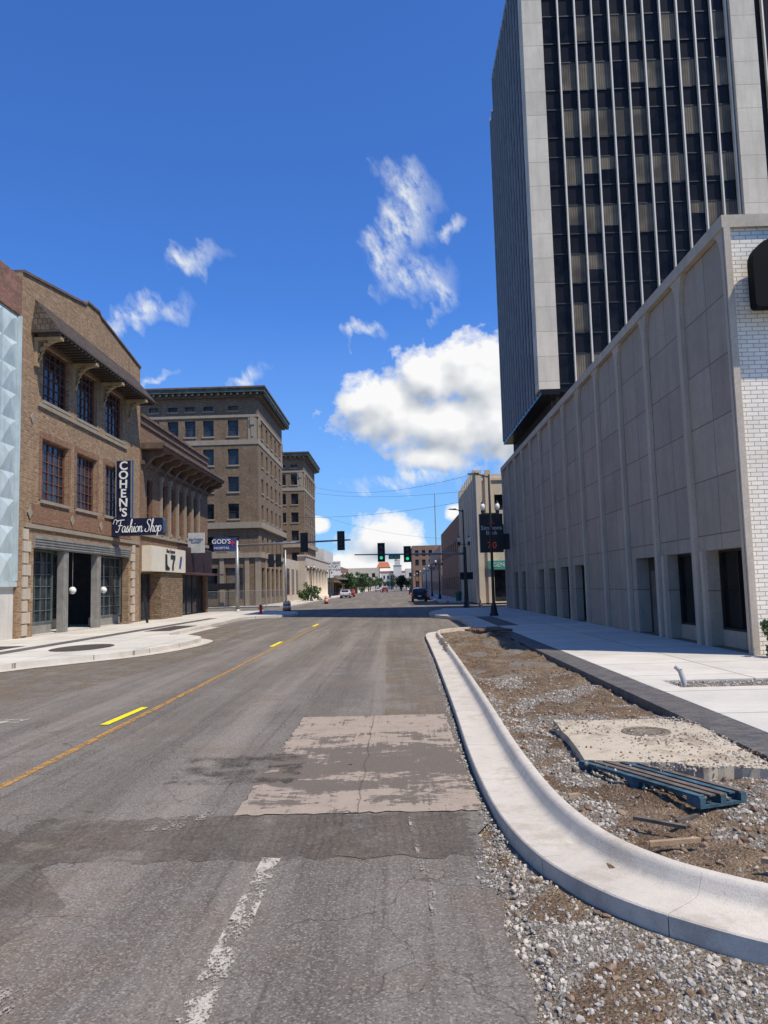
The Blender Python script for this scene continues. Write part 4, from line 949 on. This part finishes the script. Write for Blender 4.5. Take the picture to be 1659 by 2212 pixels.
def signal_head(t,x,y,z,front=True,h=1.15):
    mb=MB(); w=.17; mb.box(x-w,x+w,y-.12,y+.12,z-h/2,z+h/2); 
    mb.box(x-w-.09,x+w+.09,y-.001+.0,y+.02,z-h/2-.09,z+h/2+.09)
    o=t.part('signal_head',mb,DKM)
    if front:
        for i,zz in enumerate((h/3,0,-h/3)):
            mb=MB(); yy=y-.121; n=14
            mb.poly([(x+.11*math.cos(2*math.pi*k/n),yy-.003,z+zz+.11*math.sin(2*math.pi*k/n)) for k in range(n)])
            t.part('signal_lens',mb,GREENL if i==2 else DLENS,parent=o)
            mb=MB()
            for k in range(-1,10):
                a0=math.radians(18*k); a1=math.radians(18*(k+1)); mb.poly([(x+.15*math.cos(a0),yy,z+zz+.15*math.sin(a0)),(x+.15*math.cos(a1),yy,z+zz+.15*math.sin(a1)),(x+.15*math.cos(a1),yy-.2,z+zz+.15*math.sin(a1)),(x+.15*math.cos(a0),yy-.2,z+zz+.15*math.sin(a0))])
            t.part('visor',mb,DKM,parent=o)
t=Thing('traffic_signal_mast',(-11.1,53.2,.13),'grey steel traffic signal mast with long arm and black heads','traffic signal','traffic signal masts at the crossing')
mb=MB(); mb.tube((-11.1,53.2,.13),(-11.1,53.2,5.0),.15,.11,14); mb.lathe((-11.1,53.2,.13),[(.26,0),(.26,.1),(.16,.14)],12); t.part('pole',mb,GALV,smooth=True)
mb=MB(); mb.tube((-11.1,53.2,4.65),(-3.2,53.2,4.85),.1,.05,10); t.part('mast_arm',mb,GALV,smooth=True)
signal_head(t,-3.85,53,4.8,False); signal_head(t,-6.4,53,4.75,False)
t=Thing('traffic_signal_mast',(4.75,54,0),'grey signal mast with two green lit heads and street sign','traffic signal','traffic signal masts at the crossing')
mb=MB(); mb.tube((4.75,54,0),(4.75,54,4.2),.15,.11,14); mb.lathe((4.75,54,0),[(.26,0),(.26,.1),(.16,.14)],12); t.part('pole',mb,DKM,smooth=True)
mb=MB(); mb.tube((4.75,54,3.72),(-3.0,54,3.84),.08,.04,10); t.part('mast_arm',mb,GALV,smooth=True)
signal_head(t,-1.1,53.8,3.95); signal_head(t,.72,53.8,3.78,h=.95)
mb=MB(); mb.box(-.6,.22,53.84,53.88,3.46,3.76); so=t.part('street_name_sign',mb,SGRN); text(t,"5th Ave",.22,(-.19,53.83,3.61),'S',WHT,parent=so)
t=Thing('traffic_signal_post',(-9.6,67.5,.13),'far side signal post with two black heads and push button','traffic signal')
mb=MB(); mb.tube((-9.9,68,.13),(-9.9,68,5),.11,.08,12); mb.tube((-9.9,68,4.1),(-11.4,68,4.1),.04,.04,8); t.part('pole',mb,GALV,smooth=True); signal_head(t,-10.5,67.9,4.1,False,.95); signal_head(t,-11.15,67.9,4.1,False,.95)
t=Thing('pedestrian_signal',(4.75,53.4,2.2),'black pedestrian signal box on crossing pole','pedestrian signal'); mb=MB(); mb.box(4.3,5.2,53.3,53.7,1.9,2.4); mb.box(4.35,4.72,53.1,53.299,2.3,2.38);mb.box(4.78,5.15,53.1,53.299,2.3,2.38); t.part('housing',mb,DKM)
t=Thing('bank_projecting_sign',(5.4,44,3.3),'black projecting bank sign with white lettering and red digits','sign')
mb=MB(); mb.box(4.75,6.08,43.85,44.2,3.35,5.55); t.part('sign_box',mb,BLK); text(t,"Simmons\nBank",.33,(5.42,43.83,4.6),'S',M('dim_sign_lettering',(.6,.6,.58),.5,0,.1,2,20,0),line=.85); text(t,"70",.52,(5.42,43.83,3.74),'S',REDL,space=1.1)
mb=MB(); mb.prism([(5.3,43.84,5.05),(5.42,43.84,5.3),(5.54,43.84,5.05)],(0,-.02,0)); mb.prism([(5.22,43.84,4.98),(5.62,43.84,4.98),(5.62,43.84,5.02),(5.22,43.84,5.02)],(0,-.02,0)); t.part('emblem',mb,REDP)
mb=MB(); mb.box(6.08,6.44,43.95,44.1,3.5,4.4); t.part('bracket',mb,DKM)
t=Thing('radio_mast',(6.9,151,5.0),'thin steel lattice radio mast on store roof','mast'); mb=MB(); x,y=7.7,151
for dx,dy in((-.12,0),(.12,0),(0,.2)): mb.tube((x+dx,y+dy,.1),(x+dx*.3,y+dy*.3,19.5),.03,.03,5)
for k in range(30): z=.5+k*.63; f=1-.7*z/19.5; s=1 if k%2 else -1; mb.tube((x-.12*f*s,y,z),(x+.12*f*s,y,z+.63),.015,.015,4)
mb.tube((x,y,19.5),(x,y,21.6),.02,.01,5); t.part('lattice',mb,GALV)
def wire(p0,p1,sag):
    mb=MB(); p0=Vector(p0);p1=Vector(p1); prev=p0
    for k in range(1,17):
        u=k/16; q=p0.lerp(p1,u)+Vector((0,0,-sag*4*u*(1-u))); mb.tube(prev,q,.014,.014,4,cap=False); prev=q
    solo('overhead_wire',mb,DKM,label='thin black overhead wire strung across the street',cat='wire',group='overhead wires',org=tuple(p0))
wire((-12.6,118,17.2),(6.3,60,10.2),1.2); wire((-12.6,112,15.6),(6.3,66,9.6),.6); wire((-12.6,84.9,9.5),(6.3,72,9.3),.5); wire((-12.6,118,13),(6.6,108,8),.7)
def barrel(x,y):
    t=Thing('traffic_barrel',(x,y,.0),'orange and white striped construction traffic barrel','traffic barrel','construction barrels and cones'); mb=MB(); mb.lathe((x,y,0),[(.24,0),(.24,.05),(.19,.06),(.18,.2)],14,0); t.part('base',mb,BLK)
    mb=MB(); z=.2
    for k in range(4):
        mb.lathe((x,y,z),[(.18-.008*k,0),(.18-.008*k,.13)],14,k%2); z+=.13
    mb.lathe((x,y,z),[(.155,0),(.15,.02),(.001,.03)],14,0); mb.lathe((x,y,z+.02),[(.03,0),(.03,.08),(.001,.09)],8,0); t.part('barrel_body',mb,[ORNG,WHT]); return t
b0=barrel(-7.45,50.9); copy_thing(b0,(-7.1,76,0)); copy_thing(b0,(-7.4,51.9,0)); copy_thing(b0,(3.3,86,0))
def cone(x,y,z):
    t=Thing('traffic_cone',(x,y,z),'orange traffic cone with white collar on pavement','traffic cone','construction barrels and cones'); mb=MB(); mb.box(x-.14,x+.14,y-.14,y+.14,z,z+.03); t.part('base',mb,BLK); mb=MB(); mb.lathe((x,y,z+.03),[(.1,0),(.065,.22)],10,0); mb.lathe((x,y,z+.25),[(.065,0),(.045,.12)],10,1); mb.lathe((x,y,z+.37),[(.045,0),(.02,.18),(.001,.18)],10,0); t.part('cone_body',mb,[ORNG,WHT]); return t
c0=cone(5.9,56,0); copy_thing(c0,(5.2,49,0)); copy_thing(c0,(5.9,47.8,0)); copy_thing(c0,(4.2,66,0))
# small hydrant at the opposite corner
t=Thing('fire_hydrant',(-8.3,46.5,.13),'small red fire hydrant on the opposite corner pavement','fire hydrant'); mb=MB(); c=(-8.3,46.5,.13); mb.lathe(c,[(.13,0),(.13,.04),(.08,.05),(.08,.4),(.11,.42),(.11,.45),(.08,.5),(.03,.56),(.001,.58)],12); t.part('barrel',mb,REDP,smooth=False)
for s in(-1,1): mb=MB(); mb.tube((-8.3+s*.07,46.5,.45),(-8.3+s*.14,46.5,.45),.035,.035,8); t.part('nozzle',mb,REDP)
t=Thing('litter_bin',(5.3,68,.1),'small green litter bin on the far corner','litter bin'); mb=MB(); mb.lathe((5.3,68,.13),[(.25,0),(.3,.7),(.32,.72),(.2,.85),(.001,.9)],12); t.part('bin_body',mb,M('green_bin',(.02,.12,.07),.5))
mb=MB(); mb.hexa([(-12.2,37.2,.13),(-12.1,37.2,.13),(-12.1,37.3,.13),(-12.2,37.3,.13),(-12.4,37.4,1.25),(-12.3,37.4,1.25),(-12.3,37.5,1.25),(-12.4,37.5,1.25)]); solo('leaning_post',mb,DKM,label='short black post leaning on the pavement',cat='post',org=(-12.2,37.2,.13))
# ------------------------------------------------------------ cars
def car(x,y,col,label,rz=0,H=1.25,L=3.5,W=1.42,suv=True,lights=True):
    t=Thing('parked_car',(x,y,0),label,'car','cars on the street'); P=M('car_paint',col,.25,.3,.05,1,10,0)
    hw=W/2; prof=[(0,.28),(0,.72),(.08,.8)]+([(.15,.82),(.3,H),(L*.55,H),(L*.7,.82)] if suv else [(.6,.82),(.95,H),(L*.55,H),(L*.72,.8)])+[(L-.1,.7),(L,.55),(L,.28)]
    mb=MB(); n=len(prof)
    def row(s,k): return [(x+s*(hw if z<.85 else hw*.8),y-L/2+a,z) for a,z in prof]
    A=row(-1,0);B=row(1,0); i=len(mb.v); mb.v+=A+B
    mb.f.append(tuple(range(i,i+n))); mb.f.append(tuple(range(i+2*n-1,i+n-1,-1))); mb.m+=[0,0]
    for k in range(n): mb.f.append((i+k,i+n+k,i+n+(k+1)%n,i+(k+1)%n)); mb.m.append(0)
    body=t.part('body',mb,P); body.modifiers.new('b','BEVEL').width=.05*S
    a0,z0=prof[3]; a1,z1=prof[4]; mb=MB(); e=.012
    q=lambda s,u:(x+s*hw*.68,y-L/2+a0+(a1-a0)*u-e*1.5,z0+(z1-z0)*u+.01)
    mb.poly([q(-1,.15),q(1,.15),q(1,.88),q(-1,.88)]); t.part('rear_window',mb,GL)
    for s in(-1,1):
        mb=MB()
        mb.poly([(x+s*(hw*.8+.055),y-L/2+a1*.9,.88),(x+s*(hw*.8+.055),y+L*.17,.88),(x+s*(hw*.8+.012),y+.05*L,H-.08),(x+s*(hw*.8+.012),y-L/2+a1+.05,H-.08)]); t.part('side_window',mb,GL)
        mb=MB(); mb.box(x+s*hw-.13,x+s*hw+.03,y-L/2-.02,y-L/2+.05,.55,.75); t.part('tail_light',mb,REDP)
        for yy in(y-L/2+.6,y+L/2-.6):
            mb=MB(); mb.tube((x+s*(hw-.17),yy,.27),(x+s*(hw+.02),yy,.27),.27,.27,16); wv=t.part('wheel',mb,BLK); mb=MB(); mb.tube((x+s*(hw+.01),yy,.27),(x+s*(hw+.03),yy,.27),.16,.15,12); t.part('rim',mb,GALV,parent=wv)
    mb=MB(); mb.box(x-.16,x+.16,y-L/2-.02,y-L/2-.005,.5,.6); t.part('number_plate',mb,WHT)
    mb=MB(); mb.box(x-hw*.95,x+hw*.95,y-L/2-.06,y-L/2+.02,.3,.42); t.part('bumper',mb,DKM)
    return t
car(2.05,76,(.01,.01,.012),'black sport utility vehicle parked beside kerb')
car(-7.6,112,(.6,.6,.6),'white pickup with red panels parked by kerb',H=1.2)
car(-7.6,122,(.45,.05,.03),'red car parked behind white pickup',suv=False)
car(2.6,100,(.5,.5,.5),'silver car parked along kerb',suv=False)
car(-3.2,190,(.3,.02,.02),'small red car driving away down street',suv=False)
car(-5.5,215,(.55,.55,.57),'white car on the distant street',suv=False); car(2.7,140,(.02,.02,.03),'dark car parked along far kerb')
# ------------------------------------------------------------ trees
def leafm(n,a,b):
    m,T,bb,co=newmat(n); c=T.mix(T.ramp(T.noise(co,1.5,3),.35,.65),a,b); T.put(bb.inputs['Base Color'],c); bb.inputs['Roughness'].default_value=.6; return m
LF=leafm('leaves',(.03,.065,.018),(.07,.12,.03)); LFD=leafm('dark_leaves',(.018,.035,.014),(.04,.065,.022)); BARK=M('bark',(.09,.065,.045),.9)
def tree(x,y,h,r,mat,label,N=1500,leaf=.14,trunk=True,z0=.1):
    t=Thing('tree' if trunk else 'shrub',(x,y,z0),label,'tree' if trunk else 'shrub'); rn=random.Random(int(x*31+y*7))
    if trunk:
        mb=MB(); mb.tube((x,y,z0),(x+.05,y,h*.45),r*.1,r*.06,8)
        for k in range(6):
            a=k*1.05; mb.tube((x+.03,y,h*(.3+.03*k)),(x+math.cos(a)*r*.6,y+math.sin(a)*r*.6,h*(.6+.05*(k%3))),r*.045,r*.015,6)
        t.part('trunk',mb,BARK)
    cl=[(rn.gauss(0,.45)*r,rn.gauss(0,.45)*r,(h*.62 if trunk else h*.5)+rn.gauss(0,.2)*h*.8,rn.uniform(.25,.45)*r) for _ in range(16)]
    mb=MB()
    for _ in range(N):
        cx,cy,cz,cr=rn.choice(cl); v=Vector((rn.gauss(0,1),rn.gauss(0,1),rn.gauss(0,1))).normalized()*cr*rn.random()**.4
        p=Vector((x+cx,y+cy,max(z0+.05,cz)))+v; 
        if p.z<z0+.02: p.z=z0+rn.random()*.1
        d=Vector((rn.gauss(0,1),rn.gauss(0,1),rn.gauss(0,1))).normalized(); e=d.orthogonal().normalized(); g=d.cross(e); s=leaf*rn.uniform(.6,1.3)
        mb.poly([p+e*s,p+g*s*.6,p-e*s,p-g*s*.6])
    t.part('crown',mb,mat)
tree(.9,225,4.7,2.3,LFD,'dark round street tree in the roadway distance',2500,.2)
for i,(y,x) in enumerate(((150,-9.6),(163,-9.0),(178,-9.5),(195,-9.0),(214,-9.4),(236,-9.0),(262,-9.4),(292,-8.5),(320,-7.5))): tree(x,y,4.2+.3*(i%3),1.9,LF,'green leafy street tree along pavement',1400,.2)
for i,(y,x) in enumerate(((250,4.5),(285,4.8),(315,3.5),(305,-2.5),(310,1.0))): tree(x,y,4.4,2.2,LFD,'leafy street tree on far pavement',1000,.24)
tree(6.68,13.95,.85,.26,LF,'small green shrub at foot of white brick wall',1800,.028,False,.15)
tree(-10.6,91,2.3,1.0,LF,'bushy green shrub at foot of portico',1200,.1,False,.13); tree(-10.6,87,1.5,.8,LF,'overgrown green shrub beside pavement',900,.1,False,.13)
tree(-10.2,94,2.0,.8,LF,'overgrown green shrub beside pavement',900,.1,False,.13)
mb=MB(); rn=random.Random(5)
for k in range(9000):
    x=rn.uniform(-260,260); y=rn.uniform(430,520); hh=7+3*noise.noise((x*.03,0,0)); z=rn.random()**.7*hh; s=rn.uniform(.6,1.4)
    d=Vector((rn.gauss(0,1),rn.gauss(0,1),rn.gauss(0,1))).normalized(); e=d.orthogonal().normalized(); g=d.cross(e); p=Vector((x,y,z)); mb.poly([p+e*s,p+g*s,p-e*s,p-g*s])
solo('distant_woodland',mb,LFD,label='distant band of dark green trees on the horizon',cat='woodland',kind='stuff')
# ------------------------------------------------------------ camera
cam=bpy.data.cameras.new('camera'); co=bpy.data.objects.new('camera',cam); COL.objects.link(co); sc.camera=co
cam.sensor_fit='VERTICAL'; cam.sensor_height=24; cam.sensor_width=18; cam.lens=24*1660/2212; cam.clip_end=6000; cam.clip_start=.05
R=Matrix.Rotation(math.radians(.89),4,'Z')@Matrix.Rotation(math.radians(95.5),4,'X')@Matrix.Rotation(math.radians(-1.5),4,'Z')
co.matrix_world=Matrix.Translation((0,0,1.6*S))@R
# ------------------------------------------------------------ sun
el=math.radians(59); h=Vector((.81,-.585,0)).normalized()*math.cos(el); sd=Vector((h.x,h.y,math.sin(el)))
li=bpy.data.lights.new('sun','SUN'); li.energy=5.0; li.angle=math.radians(.5); li.color=(1,.925,.8); lo=bpy.data.objects.new('sun',li); COL.objects.link(lo)
lo.rotation_euler=sd.to_track_quat('Z','Y').to_euler()
# ------------------------------------------------------------ world
w=bpy.data.worlds.new('World'); sc.world=w; w.use_nodes=True; T=NT(w.node_tree); bg=T.n['Background']
w.cycles.sampling_method='MANUAL'; w.cycles.sample_map_resolution=256
sky=T.add('ShaderNodeTexSky',sky_type='NISHITA'); sky.sun_disc=False; sky.sun_elevation=el; sky.sun_rotation=math.atan2(sd.x,sd.y); sky.dust_density=.3; sky.ozone_density=3.; sky.air_density=1.
tc=T.add('ShaderNodeTexCoord'); x,y,z=T.sep(tc.outputs['Generated'])[:3]
yy=T.math('MAXIMUM',y,.03); p=T.math('DIVIDE',x,yy); q=T.math('DIVIDE',z,yy)
skyc=T.mix(1.,sky.outputs[0],(.64,1.2,2.1),'MULTIPLY')
skyc=T.mix(T.ramp(z,.0,.34,.5,0),skyc,(3.4,5.7,8.0))
CU=[(.12,.275,.075,.062),(.085,.3,.042,.034),(.05,.275,.06,.046),(-.01,.25,.06,.042),(.0,.222,.09,.033),(.07,.21,.11,.052),(.14,.2,.08,.06),(-.045,.24,.04,.028),(.05,.168,.06,.02),
    (-.016,.065,.06,.035),(-.03,.025,.12,.024),(.078,.092,.018,.012),(-.1,.082,.014,.012)]
WI=[(.03,.535,.028,.03),(.02,.49,.026,.035),(.0,.44,.02,.04),(.035,.41,.035,.025),(.065,.385,.010,.026),(-.035,.34,.018,.009),(-.345,.36,.04,.013),(-.315,.375,.035,.014),(-.268,.445,.03,.014),(.02,.137,.06,.009),(.08,.48,.012,.01),(-.2,.283,.02,.008),(-.32,.28,.025,.006)]
def dist(v,blobs):
    d=None
    for a,b,c,e in blobs:
        L=T.vmath('LENGTH',T.vmath('MULTIPLY_ADD',v,(1/c,1/e,0),(-a/c,-b/e,0)),out=1)
        if d is None: d=L
        else:
            n=T.add('ShaderNodeMath',operation='SMOOTH_MIN'); T.put(n.inputs[0],d); T.put(n.inputs[1],L); n.inputs[2].default_value=.4; d=n.outputs[0]
    return d
v=T.comb(p,q,0.)
def sm(v): return T.math('MULTIPLY',T.math('SUBTRACT',T.noise(v,20,2,.5),.5),1.3)
base=T.math('SUBTRACT',1.,dist(v,CU))
v_s=T.vmath('ADD',v,(.010,.026,0))
base2=T.math('SUBTRACT',1.,dist(v_s,CU[:12]))
s1=sm(v); s2=sm(v_s)
fine=T.math('SUBTRACT',T.noise(v,55,7,.66),.5)
d1=T.math('ADD',T.math('ADD',base,s1),T.math('MULTIPLY',fine,1.1))
al=T.math('POWER',T.ramp(d1,-.04,.42),.8)
df=T.math('SUBTRACT',T.math('ADD',base2,s2),T.math('ADD',base,s1))
lit=T.ramp(T.math('ADD',df,T.math('MULTIPLY',fine,.4)),-.32,.62,1.,0.)
cc=T.mix(lit,(4.9,5.5,6.3),(10.9,10.9,10.9))
# torn wisps: stretched noise
vw=T.comb(T.math('ADD',T.math('MULTIPLY',p,1.6),T.math('MULTIPLY',q,.9)),T.math('SUBTRACT',T.math('MULTIPLY',q,.7),T.math('MULTIPLY',p,.5)),0.)
nw=T.add('ShaderNodeTexNoise'); T.put(nw.inputs['Vector'],vw); nw.inputs['Scale'].default_value=15; nw.inputs['Detail'].default_value=6
vw2=T.vmath('MULTIPLY_ADD',T.vmath('SUBTRACT',nw.outputs['Color'],(.5,.5,.5)),(.11,.11,0),v)
dw=T.math('SUBTRACT',1.,dist(vw2,WI))
fw_=T.noise(vw,30,8,.66)
aw=T.math('MULTIPLY',T.ramp(dw,-.7,.9),T.ramp(fw_,.36,.72,.05,1.))
aw=T.math('MINIMUM',T.math('MULTIPLY',aw,1.35),.85)
front=T.ramp(y,.03,.1)
col=T.mix(T.math('MULTIPLY',aw,front),skyc,(9.2,9.7,10.2)); col=T.mix(T.math('MULTIPLY',al,front),col,cc)
T.put(bg.inputs['Color'],col); bg.inputs['Strength'].default_value=.088
